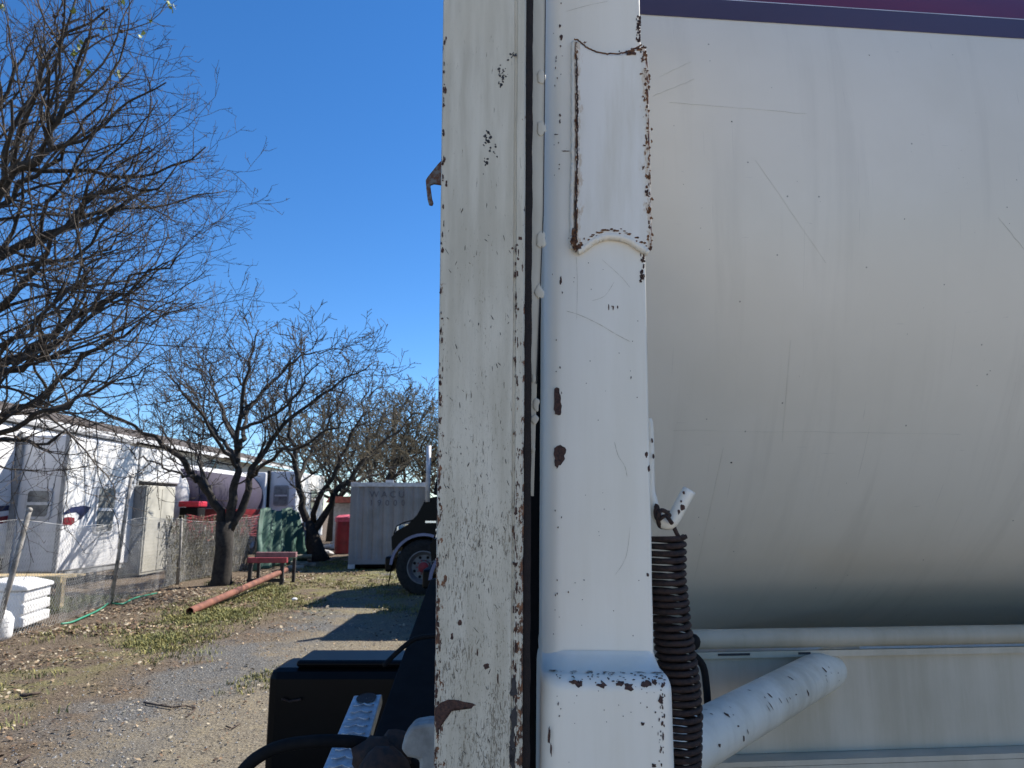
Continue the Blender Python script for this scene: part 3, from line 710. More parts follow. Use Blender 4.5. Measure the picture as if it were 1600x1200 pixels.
for i, (px, py, s, lab) in enumerate(((505, 868, .28, 'pale concrete chunk at the tree foot'), (518, 858, .3, 'flat whitish slab lying behind the leaning tree'), (535, 856, .26, 'pale broken block nearest the container'), (525, 850, .22, 'grey broken block on top of the rubble heap'))):
    q = G(px, py); m = MB(); bm_pts = []
    m.sphere(q + Vector((0, 0, s * .3)), s, 8, 6, (1.3, 1, .45)); m.v = [(a + .05 * noise.noise(Vector((a * 3, b, c * 4))), b, c + .05 * noise.noise(Vector((a * 4, b * 3, c)))) for a, b, c in m.v]
    tag(m.build('rubble_block', mrock), lab, 'rubble', 'rubble by the leaning tree')

# ================================================================== FENCE
fpts = [G(-110, 1050), G(0, 1004), G(90, 978), G(160, 949), G(240, 926), G(290, 909), G(400, 888), G(478, 876)]
fpts = [Vector((p.x, p.y, 0)) for p in fpts]
fp = [p for p in fpts]
cum = [0]
for i in range(1, len(fp)): cum.append(cum[-1] + (fp[i] - fp[i - 1]).length)
def fat(s):
    s = max(0, min(cum[-1] - 1e-4, s))
    for i in range(1, len(fp)):
        if s <= cum[i]: return fp[i - 1].lerp(fp[i], (s - cum[i - 1]) / (cum[i] - cum[i - 1]))
def ftop(s): return 1.34 + .05 * math.sin(s * 1.1) - .02 * math.sin(s * 2.7)
mfence = simple('galvanised_wire', (0.62, 0.62, 0.60), .5, .15, .2, 4)
fen = empty('chain_link_fence', fp[1], 'sagging galvanised chain-link fence running along the left side of the yard', 'fence')
m = MB(); D = .031; N = int(cum[-1] / D)
def fpoint(s, z, off=0):
    p = fat(s); bul = .05 * math.sin(s * 1.9 + z) * (z / 1.4) + .12 * (z / 1.4) ** 2 * math.sin(s * .7)
    return Vector((p.x + bul + off, p.y, z))
for k in range(N):
    s0 = k * D; pts = []; z = .03; j = 0; top = ftop(s0)
    while z < top:
        pts.append(fpoint(s0 + (D * 1.03 if (j + k) % 2 else -D * .03) - .16 * z, z, .003 * (1 if j % 2 else -1))); z += .036; j += 1
    m.tube(pts, 0.0020 if s0 < 8 else .0022, 3, False)
m.build('mesh', mfence, fen, kind='stuff')
m = MB(); m.tube([fpoint(k * .25 - .16 * ftop(k * .25), ftop(k * .25)) for k in range(int(cum[-1] / .25))], .004, 4); m.build('top_wire', mfence, fen)
mpost = simple('weathered_fence_post', (0.34, 0.32, 0.29), .7, 0.1, .3, 10)
for (bx, by, tx, ty) in ((-12, 1004, 46, 797), (172, 945, 205, 745), (277, 914, 284, 812), (318, 902, 320, 822), (398, 889, 404, 815), (476, 877, 476, 818)):
    q = G(bx, by); q2 = P(tx, ty, q.y); m = MB(); m.tube([Vector((q.x, q.y, -.05)), q.lerp(q2, .5) + Vector((.01, 0, 0)), q2], [.034, .032, .03], 8)
    m.sphere(q2, .036, 8, 5); m.build('post', mpost, fen, smooth=True)
# dry vine screen on the fence behind the tree
mvine = simple('dry_vine', (0.20, 0.18, 0.12), .9, 0, .4, 3); vr = random.Random(3)
vn = MB()
for k in range(1700):
    s = vr.uniform(cum[4] + .9, cum[6] - .4); z = vr.uniform(.02, 1.36) * (.9 if vr.random() < .8 else 1); p = fpoint(s - .1 * z, z, -.03 - .05 * vr.random())
    pts = [p]; d = Vector((0, vr.gauss(0, .4), vr.choice((1, -1)))).normalized()
    for j in range(4):
        d = (d + rvec(vr) * .35).normalized(); pts.append(pts[-1] + Vector((d.x * .03, d.y * .08, d.z * .09)))
    pts = [Vector((a.x, a.y, max(.01, min(1.42, a.z)))) for a in pts]
    vn.tube(pts, .007, 3, False)
tag(vn.build('dry_vines', mvine), 'dry grey-brown vines climbing the wire fence behind the forked tree', 'vine')
# green hose along the fence foot
m = MB(); pts = []
for (px, py) in ((88, 978), (105, 975), (125, 969), (142, 962), (155, 951), (165, 945), (185, 946), (205, 938), (240, 929)):
    q = G(px, py); pts.append(Vector((q.x + .06, q.y, gz(q.x, q.y) + .03)))
m.tube(interp_path(pts, 40), .013, 7); tag(m.build('garden_hose', simple('green_hose', (0.03, 0.28, 0.17), .5), smooth=True), 'thin green hose lying along the foot of the fence', 'hose')
# green tarp hung over the fence
mtarp = simple('green_tarp', (0.03, 0.085, 0.06), .7, 0, .25, 3, (0.05, 0.125, 0.095)); tr = MB()
nU, nV = 44, 20; a0 = cum[5] + 2.7; a1 = cum[-1] - .9; vs = []
for j in range(nV + 1):
    v = j / nV
    for i in range(nU + 1):
        u = i / nU; left = .9 * (1 - v) * 0 + u
        s = a0 + (a1 - a0) * (u * (1 - .28 * v) + .28 * v) - .02
        p = fat(min(s, cum[-1] - .02)); zt = 1.56 + .05 * math.sin(u * 11) - .10 * (u - .5) ** 2
        f = .10 * math.sin(u * 26 + 2 * v) * (1.1 - v) + .05 * math.sin(u * 47 - 3 * v) + .06 * noise.noise(Vector((u * 5, v * 4, 0)))
        vs.append((p.x + .10 + f + .25 * (1 - v), p.y - f * .5, .02 + zt * v))
tr.add(vs, [(j * (nU + 1) + i, j * (nU + 1) + i + 1, (j + 1) * (nU + 1) + i + 1, (j + 1) * (nU + 1) + i) for j in range(nV) for i in range(nU)])
tp = tr.build('tarp', mtarp, smooth=True); tag(tp, 'dark green crumpled tarp hung over the fence by the leaning tree', 'tarp')
so = tp.modifiers.new('thickness', 'SOLIDIFY'); so.thickness = .01
# white plastic box and jug behind the fence
mpl = simple('white_plastic', (0.80, 0.80, 0.80), .5, 0, .05, 4)
bx = empty('plastic_chest', G(42, 986) + Vector((-.42, .2, 0)), 'white ribbed plastic chest just behind the fence at far left', 'chest')
q = bx.location.copy(); Rz = Matrix.Translation(q) @ Matrix.Rotation(R(14), 4, 'Z')
m = MB(); m.box((-.34, -.42, .04), (.32, .42, .50), Rz); b_ = m.build('body', mpl, bx, bevel=.04)
for k in range(3):
    m = MB(); m.box((.30, -.44, .06 + k * .155), (.36 - .01 * k, .44, .185 + k * .155), Rz); m.build('rib', mpl, bx, bevel=.018)
m = MB(); m.prism([(-.38, .51), (.38, .51), (.36, .56), (.1, .62), (-.2, .62), (-.36, .56)], -.46, .46, Rz @ Matrix(((1,0,0,0),(0,0,-1,0),(0,1,0,0),(0,0,0,1)))); m.build('lid', mpl, bx, bevel=.02)
jq = G(14, 1000) + Vector((-.12, 0, 0))
m = MB(); m.lathe([(.001, 0), (.11, 0), (.13, .05), (.13, .24), (.09, .31), (.035, .34), (.035, .38), (.001, .385)], Matrix.Translation(jq), 20)
tag(m.build('plastic_jug', mpl, smooth=True), 'white plastic jug on the ground beside the ribbed chest', 'jug')

# ================================================================== PIPE, RACK, TIMBER
mpipe = simple('rusty_pipe', (0.24, 0.095, 0.06), .85, 0, .3, 6, (0.12, 0.045, 0.032), bump=.4)
a = G(296, 962) + Vector((0, 0, .06)); b = P(447, 890, G(450, 912).y + .2)
d = (b - a).normalized(); pr = MB(); Mt = Matrix.Translation(a) @ d.to_track_quat('Z', 'Y').to_matrix().to_4x4(); Ln = (b - a).length
pr.lathe([(.050, 0), (.057, 0), (.057, Ln), (.050, Ln), (.050, 0)], Mt, 24)
tag(pr.build('rusty_pipe', mpipe, auto=40), 'long rusty steel pipe resting with one end on the low red rack', 'pipe')
mdk = simple('dark_iron', (0.03, 0.025, 0.025), .7)
Yr = G(420, 914).y
rk = empty('pipe_rack', G(420, 916), 'low black iron rack with red cross rails beside the leaning tree', 'rack')
xl = P(390, 905, Yr).x; xr = P(440, 905, Yr).x; hz = P(415, 878, Yr).z
for x in (xl, xr):
    m = MB(); m.box((x - .035, Yr - .03, 0), (x + .035, Yr + .03, hz + .02)); m.build('leg', mdk, rk)
m = MB(); m.box((xl - .05, Yr - .035, .06), (xr + .05, Yr - .031 + .05, .13)); m.build('bottom_rail', mdk, rk)
m = MB(); m.box((xl - .06, Yr - .05, hz - .02), (xr + .10, Yr + .05, hz + .09)); m.build('top_rail', simple('red_rail', (0.38, .05, .06), .5), rk, bevel=.01)
m = MB(); m.box((xl - .08, Yr + .5, hz + .06), (xr + .12, Yr + .62, hz + .17)); m.build('top_rail', simple('pinkish_rail', (0.33, .17, .17), .6), rk, bevel=.01)
for x in (xl - .02, xr + .08):
    m = MB(); m.box((x - .03, Yr + .53, 0), (x + .03, Yr + .59, hz + .05)); m.build('leg', mdk, rk)
mlog = simple('grey_timber', (0.30, .27, .22), .9, 0, .3, 5)
for i, (px, py, ln, an, z) in enumerate(((472, 878, .55, 5, .08), (468, 884, .5, -10, .06), (476, 886, .6, 8, .05), (462, 890, .4, 25, .05), (470, 876, .5, -4, .2), (474, 880, .45, 12, .19))):
    q = G(px, py); q.z = z; dv = Vector((math.cos(R(an)), math.sin(R(an)), 0)) * ln / 2; m = MB(); m.tube([q - dv, q + dv], .065, 8)
    tag(m.build('short_log', mlog, auto=50), ('longest grey log at the right of the pile by the red rack', 'upper left grey log of the lower layer beside the red rack', 'lowest right grey log of the pile by the rack', 'small grey log nearest the camera under the rack end', 'grey log on top of the pile touching the rack rail', 'shorter grey log on top of the pile, right of the other')[i], 'log', 'logs piled by the rack')
m = MB(); q = G(460, 939); m.sphere(q + Vector((0, 0, .03)), .045, 7, 5, (1.2, 1, .6)); tag(m.build('crumpled_paper', mpl), 'small crumpled white litter on the grass in front of the rack', 'litter')

# ================================================================== SHIPPING CONTAINER
CY = 1.5 * F / 85; xl = P(548, 800, CY).x; xr = P(668, 800, CY).x; ch = P(600, 754, CY).z
mcon = simple('grey_container', (0.25, 0.25, 0.26), .6, .0, .15, 1.5, (0.19, .19, .19)); mconl = simple('pale_container_rail', (0.62, .62, .63), .5)
cn = empty('shipping_container', ((xl + xr) / 2, CY, 0), 'grey corrugated shipping container standing end-on behind the black truck', 'container')
for x in (xl, xr - .1):
    m = MB(); m.box((x, CY, .12), (x + .1, CY + .1, ch - .12)); m.build('corner_post', mcon, cn)
m = MB(); m.box((xl + .1, CY, ch - .11), (xr - .1, CY + .1, ch)); m.build('top_rail', mconl, cn)
m = MB(); m.box((xl + .1, CY, .12), (xr - .1, CY + .1, .24)); m.build('bottom_rail', mcon, cn)
for x in (xl, xr - .17):
    for z in (0.0, ch - .115):
        m = MB(); m.box((x - .004, CY - .006, z), (x + .174, CY + .17, z + .12)); m.build('corner_casting', mconl, cn, bevel=.01)
def corrug(x0, x1, z0, z1, pitch, dep, fn):
    m = MB(); prof = []; n = max(1, round((x1 - x0) / pitch)); p = (x1 - x0) / n
    for k in range(n): prof += [(x0 + p * k, 0), (x0 + p * (k + .32), 0), (x0 + p * (k + .5), dep), (x0 + p * (k + .82), dep)]
    prof.append((x1, 0)); vs = []
    for a_, d_ in prof: vs += [fn(a_, d_, z0), fn(a_, d_, z1)]
    m.add(vs, [(2 * i, 2 * i + 2, 2 * i + 3, 2 * i + 1) for i in range(len(prof) - 1)]); return m
corrug(xl + .1, xr - .1, .24, ch - .11, .28, .04, lambda a_, d_, z: Vector((a_, CY + .02 + d_, z))).build('end_panel', mcon, cn)
corrug(CY + .1, CY + 6, .15, ch - .06, .28, .036, lambda a_, d_, z: Vector((xl + .03 + d_, a_, z))).build('side_panel', mcon, cn)
corrug(CY + .1, CY + 6, .15, ch - .06, .28, .036, lambda a_, d_, z: Vector((xr - .03 - d_, a_, z))).build('side_panel', mcon, cn)
m = MB(); m.box((xl + .02, CY + .1, ch - .055), (xr - .02, CY + 6, ch - .01)); m.build('roof', mconl, cn)
m = MB(); m.box((xl + .03, CY + .12, .05), (xr - .03, CY + 6, .16)); m.build('floor', M['black_matt'], cn)
for side in (xl, xr - .1):
    m = MB(); m.box((side, CY + .1, 0.02), (side + .1, CY + 6, .145)); m.build('side_rail', mcon, cn)
m = MB(); cx_ = (xl + xr) / 2; m.box((cx_ - .12, CY + .0, ch + .001), (cx_ + .1, CY + .08, ch + .07)); m.build('lamp_bracket', mpl, cn)
mtxt = simple('faded_dark_lettering', (0.12, .12, .14), .8)
def text(s, loc, size, parent, mat, sp=1.5, rot=(R(90), 0, 0), nm='lettering'):
    c = bpy.data.curves.new(nm, 'FONT'); c.body = s; c.size = size; c.space_character = sp; c.materials.append(mat); c.extrude = .001
    tmp = bpy.data.objects.new(nm, c); C.objects.link(tmp); bpy.context.view_layer.update()
    me = bpy.data.meshes.new_from_object(tmp.evaluated_get(bpy.context.evaluated_depsgraph_get())); bpy.data.objects.remove(tmp)
    o = bpy.data.objects.new(nm, me); C.objects.link(o); o.parent = parent; o.location = Vector(loc) - parent.location; o.rotation_euler = rot; return o
text('WACU', (xl + .50, CY + .014, ch - .40), .24, cn, mtxt, 1.55)
text('19000', (xl + .50, CY + .014, ch - .62), .22, cn, mtxt, 1.95)

cn.rotation_euler = (0, 0, R(6.5))
# ================================================================== TRUCKS in a staggered row
mblue = simple('dark_navy_fender_edge', (0.10, .13, .26), .25, .3, .1, 3)
def make_truck(label):
    # nose towards -x, near side at y = Y0
    Y0 = 13.3; X0 = -2.22; W = 2.35
    r = empty('black_truck', (X0, Y0 + W / 2, 0), label, 'truck', 'black conventional trucks parked nose out in a staggered row')
    MXZ = Matrix(((1,0,0,0),(0,0,1,0),(0,1,0,0),(0,0,0,1)))
    cx = X0 + .60
    hood = [(X0 + .02, .80), (X0, 1.04), (X0 + .1, 1.16), (X0 + .3, 1.27), (X0 + .46, 1.44), (X0 + .62, 1.74), (X0 + .9, 1.80), (X0 + 1.5, 1.80), (X0 + 1.5, .55)] + [(cx + .60 * math.cos(R(a)), .50 + .60 * math.sin(R(a))) for a in range(6, 150, 12)]
    m = MB(); m.prism(hood, Y0 + .06, Y0 + W - .06, MXZ); m.build('hood', M['black'], r)
    m = MB(); m.box((X0 + .15, Y0 + .45, .6), (X0 + 1.5, Y0 + W - .45, 1.02)); m.build('engine_bay', M['black_matt'], r)
    m = MB(); m.prism([(X0 + .74, 1.81), (X0 + .84, 2.3), (X0 + .90, 2.78), (X0 + 1.05, 2.9), (X0 + 3.0, 2.92), (X0 + 3.0, .8), (X0 + 1.51, .8), (X0 + 1.51, 1.81)], Y0 + .1, Y0 + W - .1, MXZ); m.build('cab', M['black'], r, bevel=.03)
    for yy in (Y0 + .092, Y0 + W - .098):
        m = MB(); m.prism([(X0 + 1.15, 1.95), (X0 + 1.2, 2.5), (X0 + 1.9, 2.52), (X0 + 1.9, 1.95)], yy, yy + .006, MXZ); m.build('side_window', mglass, r)
    m = MB(); m.add([Vector((X0 + .833, Y0 + .3, 2.32)), Vector((X0 + .833, Y0 + W - .3, 2.32)), Vector((X0 + .882, Y0 + W - .3, 2.70)), Vector((X0 + .882, Y0 + .3, 2.70))], [(0, 1, 2, 3)]); m.build('windscreen', mglass, r)
    m = MB(); m.box((X0 + .03, Y0 + .5, .75), (X0 + .058, Y0 + W - .5, 1.25)); gr = m.build('grille', M['chrome'], r)
    m = MB()
    for k in range(9): m.box((X0 + .018, Y0 + .52, .78 + k * .05), (X0 + .029, Y0 + W - .52, .80 + k * .05))
    m.build('grille_bar', M['black'], gr)
    m = MB(); m.box((X0 - .1, Y0 + .03, .42), (X0 + .05, Y0 + W - .03, .70)); m.build('bumper', M['black'], r, bevel=.04)
    for yy in (Y0 + .22, Y0 + W - .38):
        m = MB(); m.box((X0 + .03, yy, .95), (X0 + .056, yy + .18, 1.12)); m.build('headlight', mframe, r, bevel=.01)
    for yn, s_ in ((Y0, 1), (Y0 + W, -1)):
        # fender arch
        m = MB(); vs = []; n = 16
        for i in range(n + 1):
            a = R(5 + 170 * i / n)
            for rr, dy in ((.565, .0), (.615, .0), (.615, .36), (.565, .36)): vs.append((cx - math.cos(a) * rr * 1.0, yn + s_ * dy, .50 + math.sin(a) * rr))
        fs = []
        for i in range(n):
            for k in range(4): fs.append((i*4+k, i*4+(k+1)%4, i*4+4+(k+1)%4, i*4+4+k))
        m.add(vs, fs); fd = m.build('fender', mblue, r, smooth=False)
        wheel(r, Vector((cx, yn + s_ * .17, .50)), .50, .28 * s_, 'y', M['dull_rim'], simple('red_hub', (0.30, .02, .03), .6))
        m = MB(); m.tube([(X0 + .02, yn - s_ * .0, .45), (X0 - .02, yn - s_ * .02, .02 + .15)], .012, 6); m.build('curb_feeler', M['black'], r)
    for xx in (X0 + 4.6, X0 + 5.8):
        for yn, s_ in ((Y0 + .05, 1), (Y0 + W - .05, -1)): wheel(r, Vector((xx, yn + s_ * .25, .50)), .50, .5 * s_, 'y', M['steel'])
    m = MB(); m.box((X0 + .3, Y0 + .75, .62), (X0 + 6.6, Y0 + W - .75, .86)); m.build('frame', M['black_matt'], r)
    m = MB(); m.tube([(X0 + .66, Y0 + .02, 1.68), (X0 + .66, Y0 + .02, 2.72)], .045, 14); m.build('exhaust_stack', mconl, r, smooth=True)
    m = MB(); m.tube([(X0 + .04, Y0 + .1, 1.10), (X0 + .1, Y0 + .02, 1.24), (X0 + .22, Y0 + .02, 1.30), (X0 + .42, Y0 + .08, 1.36)], .012, 6); m.build('mirror_bracket', M['black'], r)
    m = MB(); m.box((X0 + .62, Y0 + .045, 1.30), (X0 + .82, Y0 + .058, 1.335)); m.build('badge', M['chrome'], r)
    m = MB(); m.box((X0 + 3.7, Y0 + .1, .87), (X0 + 6.6, Y0 + W - .1, .96)); m.build('deck', M['black_matt'], r)
    text('MACK', (X0 + 1.0, Y0 + .052, 1.42), .08, r, M['chrome'], 1.1, nm='badge_lettering')
    return r
def copy_tree(o, parent=None):
    c = o.copy(); C.objects.link(c)
    if parent is not None: c.parent = parent
    for ch_ in list(o.children): copy_tree(ch_, c)
    return c
t1 = make_truck('black truck nose with chrome wheel and red hub, in front of the grey container')
t2 = copy_tree(t1); t2.location += Vector((1.05, -2.95, 0)); t2['label'] = 'second black truck in the row, mostly hidden behind the cream post'
t3 = copy_tree(t1); t3.location += Vector((2.0, -5.9, 0)); t3['label'] = 'nearest black truck of the row, hidden behind the two white posts'

# ================================================================== NEAR BLACK TRAILER PARTS (lower left)
bt = empty('black_trailer', P(520, 1100, 2.9), 'black trailer corner with aluminium tread step and hose beside the cream post', 'trailer'); bt.location.z = 0
q0 = P(424, 1046, 3.0)
xa, xb = P(416, 1080, 2.85).x, P(640, 1080, 2.85).x; zt = P(500, 1046, 2.85).z
m = MB(); m.box((xa, 2.85, .30), (xb, 3.10, zt)); m.build('side_box', M['black'], bt, bevel=.035)
m = MB(); m.box((xa + .10, 2.87, zt + .001), (xb, 3.09, zt + .028)); m.build('box_lid', M['black'], bt, bevel=.012)
m = MB(); m.tube([P(440, 1092, 2.83), P(452, 1096, 2.84), P(470, 1093, 2.83)], .004, 6); m.build('latch', M['rust_brown'], bt)
# sloping frame beam: runs from low near to far
m = MB()
quad_n = [P(560, 1215, 1.6), P(700, 1215, 1.6), P(700, 905, 2.3), P(672, 905, 2.3)]
dpt = Vector((0.02, .12, 0))
m.add(quad_n + [p + dpt for p in quad_n], [(0,1,2,3),(7,6,5,4),(0,4,5,1),(1,5,6,2),(2,6,7,3),(3,7,4,0)])
m.build('sloping_frame', M['black_matt'], bt, bevel=.004)
m = MB(); m.tube(interp_path([P(600, 1040, 1.82), P(622, 1018, 1.86), P(650, 998, 1.88), P(690, 993, 1.88)], 12), .006, 8); m.build('grab_wire', M['black_matt'], bt, smooth=True)
# tread step strip
def strip_pt(t, s):   # t 0 top..1 bottom, s 0 left..1 right
    l = P(553, 1090, 1.95).lerp(P(500, 1215, 1.62), t); r_ = P(597, 1088, 1.95).lerp(P(560, 1215, 1.62), t); return l.lerp(r_, s)
m = MB(); nz = (strip_pt(1, 0) - strip_pt(0, 0)).cross(strip_pt(0, 1) - strip_pt(0, 0)).normalized()
if nz.z < 0: nz = -nz
c4 = [strip_pt(0, 0), strip_pt(0, 1), strip_pt(1, 1), strip_pt(1, 0)]
m.add([c + nz * .006 for c in c4] + [c - nz * .02 for c in c4], [(0,1,2,3),(7,6,5,4),(0,4,5,1),(1,5,6,2),(2,6,7,3),(3,7,4,0)])
st = m.build('tread_step', M['alu'], bt, bevel=.003)
m = MB()
for k in range(9):
    t = .16 + k * .095; pts = [strip_pt(t + .03 * abs(s - .5), s) + nz * .009 for s in (.15, .3, .42, .5, .58, .7, .85)]
    pts = [p + (strip_pt(t + .02, 0) - strip_pt(t, 0)) * (0.6 * math.sin(i * 1.6)) for i, p in enumerate(pts)]
    m.tube(pts, .0022, 5)
m.build('tread_rib', M['alu'], st, smooth=True)
m = MB(); cc = strip_pt(.06, .5) + nz * .0075; Mt = Matrix.Translation(cc) @ nz.to_track_quat('Z', 'Y').to_matrix().to_4x4(); m.lathe([(.001, 0), (.022, 0), (.026, .001)], Mt, 20); m.build('step_hole', M['rust_brown'], st)
# black hose arc
m = MB(); m.tube(interp_path([P(375, 1210, 1.5), P(400, 1185, 1.5), P(440, 1166, 1.5), P(500, 1158, 1.5), P(560, 1160, 1.52), P(600, 1172, 1.54), P(660, 1200, 1.56)], 30), .0125, 10); m.build('air_hose', M['black_matt'], bt, smooth=True)
# rusty coupling and pale bracket
m = MB(); m.sphere(P(590, 1185, 1.50), .05, 10, 8, (1, .8, .8)); m.sphere(P(620, 1170, 1.52), .035, 10, 8); m.sphere(P(600, 1210, 1.46), .05, 10, 8)
m.v = [(a + .012 * noise.noise(Vector((a * 60, b * 60, c * 60))), b, c + .012 * noise.noise(Vector((a * 50, b * 70, c * 50)))) for a, b, c in m.v]
m.build('coupling', simple('rusty_black_iron', (0.05, .025, .016), .85, 0, .4, 60, (.012, .01, .01)), bt, smooth=True)
m = MB(); pf = [P(a_, b_, 1.3) for a_, b_ in ((626, 1172), (632, 1150), (645, 1134), (668, 1130), (705, 1130), (705, 1230), (655, 1230), (655, 1188), (636, 1184))]
n_ = len(pf); bk = [p + Vector((0, .05, 0)) for p in pf]
m.add(pf + bk, [tuple(range(n_ - 1, -1, -1)), tuple(range(n_, 2 * n_))] + [(k, (k + 1) % n_, (k + 1) % n_ + n_, k + n_) for k in range(n_)])
m.build('bracket', simple('chalky_grey', (0.34, .34, .32), .7, 0, .2, 20), bt, bevel=.006)

# ================================================================== THE NEAR TANK TRAILER
tt = empty('tank_trailer', (1.5, 2.5, 0), 'big white tank trailer with purple stripe and rust-chipped frame posts filling the right side', 'trailer')
def frame(xlb, xrb, yb, xlt, xrt, yt, Yb):
    """frame of a straight post from image edges at two heights; equal real width"""
    d0 = P(xrb, yb, 1) - P(xlb, yb, 1); wd = d0.length * Yb
    d1 = P(xrt, yt, 1) - P(xlt, yt, 1); Yt = wd / d1.length
    B = P(xlb, yb, Yb); Tp = P(xlt, yt, Yt)
    z = (Tp - B).normalized(); x = Vector((1, 0, 0)); y = z.cross(x).normalized(); x = y.cross(z).normalized()
    Mx = Matrix((( x.x, y.x, z.x, B.x), (x.y, y.y, z.y, B.y), (x.z, y.z, z.z, B.z), (0, 0, 0, 1)))
    return Mx, wd, (Tp - B).length
def onface(Mx, px, py, off=0.0):
    inv = Mx.inverted(); o = inv @ Vector((0, 0, CAMZ)); d = inv.to_3x3() @ ray(px, py); t = (off - o.y) / d.y; return o + d * t

# --- weathered door post
MXp, WP, HP = frame(677, 816, 1200, 692, 822, 0, .95)
mweath = mat_weathered(WP)
m = MB()
lip = .0135
poly = [(0, .045), (0, .005), (.0015, .0015), (.005, 0), (WP - lip - .002, 0), (WP - lip, .0025), (WP - lip + .0015, .0025), (WP - lip + .003, -.0005), (WP - .002, .0), (WP, .002), (WP, .045)]
def wavy_post(m, poly, z0, z1, nz, amp):
    vs = []; n = len(poly)
    for j in range(nz + 1):
        z = z0 + (z1 - z0) * j / nz
        for i, (x, y) in enumerate(poly):
            j1 = amp * noise.noise(Vector((i * 3.1, 0, z * 14))) + amp * .6 * noise.noise(Vector((i * 7, 2, z * 50)))
            dx = j1 if 4 <= i <= 9 else j1 * .3
            vs.append((x + dx, y + (j1 * .3 if i > 3 else 0), z))
    fs = [(j * n + i, j * n + (i + 1) % n, (j + 1) * n + (i + 1) % n, (j + 1) * n + i) for j in range(nz) for i in range(n)]
    m.add(vs, fs)
wavy_post(m, poly, -.35, HP + .6, 260, .0007)
m.build('door_post', mweath, tt, M=MXp, auto=30)
# seal strip, recessed plate, weld blobs, black sheet for the shaded gap
mplate = M['paint_old']
m = MB()
vs = []; nz = 200
for j in range(nz + 1):
    z = -.3 + (HP + .9) * j / nz; wv = .0012 * noise.noise(Vector((z * 30, 0, 0))) + .0006 * noise.noise(Vector((z * 90, 5, 0)))
    vs += [(WP + .0005, .012, z), (WP + .0005, .006, z), (WP + .0095 + wv, .006, z), (WP + .0095 + wv, .012, z)]
m.add(vs, [(4*j+k, 4*j+(k+1)%4, 4*j+4+(k+1)%4, 4*j+4+k) for j in range(nz) for k in range(4)])
m.build('seal_strip', M['seal'], tt, M=MXp, auto=40)
pl_z0 = onface(MXp, 835, 775, .03).z
def xz(px, py, off): q = onface(MXp, px, py, off); return (q.x, q.z)
pp = [xz(822, 775, .03), xz(834, 775, .03), xz(840, 560, .03), xz(850, 300, .03), xz(853, 0, .03), xz(853, -300, .03), xz(815, -300, .03)]
m = MB(); m.prism([(x, z) for x, z in pp], .03, .038, Matrix(((1,0,0,0),(0,0,1,0),(0,1,0,0),(0,0,0,1)))); m.build('recessed_plate', mplate, tt, M=MXp)
for (px, py, r_) in ((846, 120, 7), (846, 200, 7), (845, 375, 8), (843, 455, 7), (838, 632, 6), (836, 655, 5), (834, 590, 4), (833, 700, 4)):
    q = onface(MXp, px, py, .029); m = MB(); m.sphere(q, r_ * .78 / F, 12, 9, (1.2, .18, 2.0))
    m.v = [(a + .003 * noise.noise(Vector((a * 150, b * 150, c * 150))), b, c + .003 * noise.noise(Vector((a * 150, 7, c * 150)))) for a, b, c in m.v]
    m.build('weld', mplate, tt, M=MXp, smooth=True)
m = MB(); m.tube([onface(MXp, 853, -100, .029), onface(MXp, 851, 150, .029), onface(MXp, 849, 330, .029), onface(MXp, 842, 500, .029), onface(MXp, 838, 600, .029)], .0008, 4); m.build('seam', M['chip_dark'], tt, M=MXp)

# --- white square post
MXs, WS, HS = frame(847, 1022, 1030, 852, 1000, 0, 1.0)
def rr2(x0, x1, y0, y1, rl, rr, n=8):
    out = []
    for cx, cy, a0, r in ((x1 - rr, y1 - rr, 0, rr), (x0 + rl, y1 - rl, 90, rl), (x0 + rl, y0 + rl, 180, rl), (x1 - rr, y0 + rr, 270, rr)):
        for k in range(n + 1):
            a = R(a0 + 90 * k / n); out.append((cx + r * math.cos(a), cy + r * math.sin(a)))
    return out
m = MB(); pol = rr2(0, WS, 0, .14, .027, .004)
nz = 60; vs = []
for j in range(nz + 1):
    z = -.02 + (HS + .7) * j / nz
    for i, (x, y) in enumerate(pol): vs.append((x + .0008 * noise.noise(Vector((i, 0, z * 9))), y + .0006 * noise.noise(Vector((x * 20, 3, z * 7))), z))
n = len(pol); m.add(vs, [(j * n + i, j * n + (i + 1) % n, (j + 1) * n + (i + 1) % n, (j + 1) * n + i) for j in range(nz) for i in range(n)])
m.build('square_post', M['paint'], tt, M=MXs, auto=40)
m = MB(); m.box((-.075, .145, -.6), (.04, .157, HS + .9)); m.build('gap_shade_sheet', M['black_matt'], tt, M=MXs)  # black sheet added so the gap between the posts reads as deep shade
# sleeve at the foot
m = MB(); rings = []
zs = -.0; e_f = .055; rad = .02
def ring(x0, x1, y0, z, rl, rr): return [(x, y, z) for x, y in rr2(x0, x1, y0, .15, rl, rr)]
EL, ER = .003, .013
rings.append(ring(-.0005, WS + .0005, -.0008, .012, .036, .010))
rings.append(ring(-.001, WS + .002, -.006, .004, .036, .012))
for k in range(9):
    a = R(90 * k / 8); c_ = 1 - math.sin(a); s__ = math.cos(a)
    rings.append(ring(-EL * math.sin(a), WS + ER * (.3 + .7 * math.sin(a)), -(e_f - rad) - rad * math.sin(a), -.008 - rad * (1 - math.cos(a)), .03, .014))
for k in range(1, 30): rings.append(ring(-EL, WS + ER + .0002 * k, -e_f, -.028 - .02 * k, .026, .014))
n = len(rings[0]); vs = [v for r_ in rings for v in r_]
vs = [(x, y + .0007 * noise.noise(Vector((x * 30, z * 25, 1))), z + .0006 * noise.noise(Vector((x * 60, y * 60, 2)))) for x, y, z in vs]
m.add(vs, [(j * n + i, (j + 1) * n + i, (j + 1) * n + (i + 1) % n, j * n + (i + 1) % n) for j in range(len(rings) - 1) for i in range(n)])
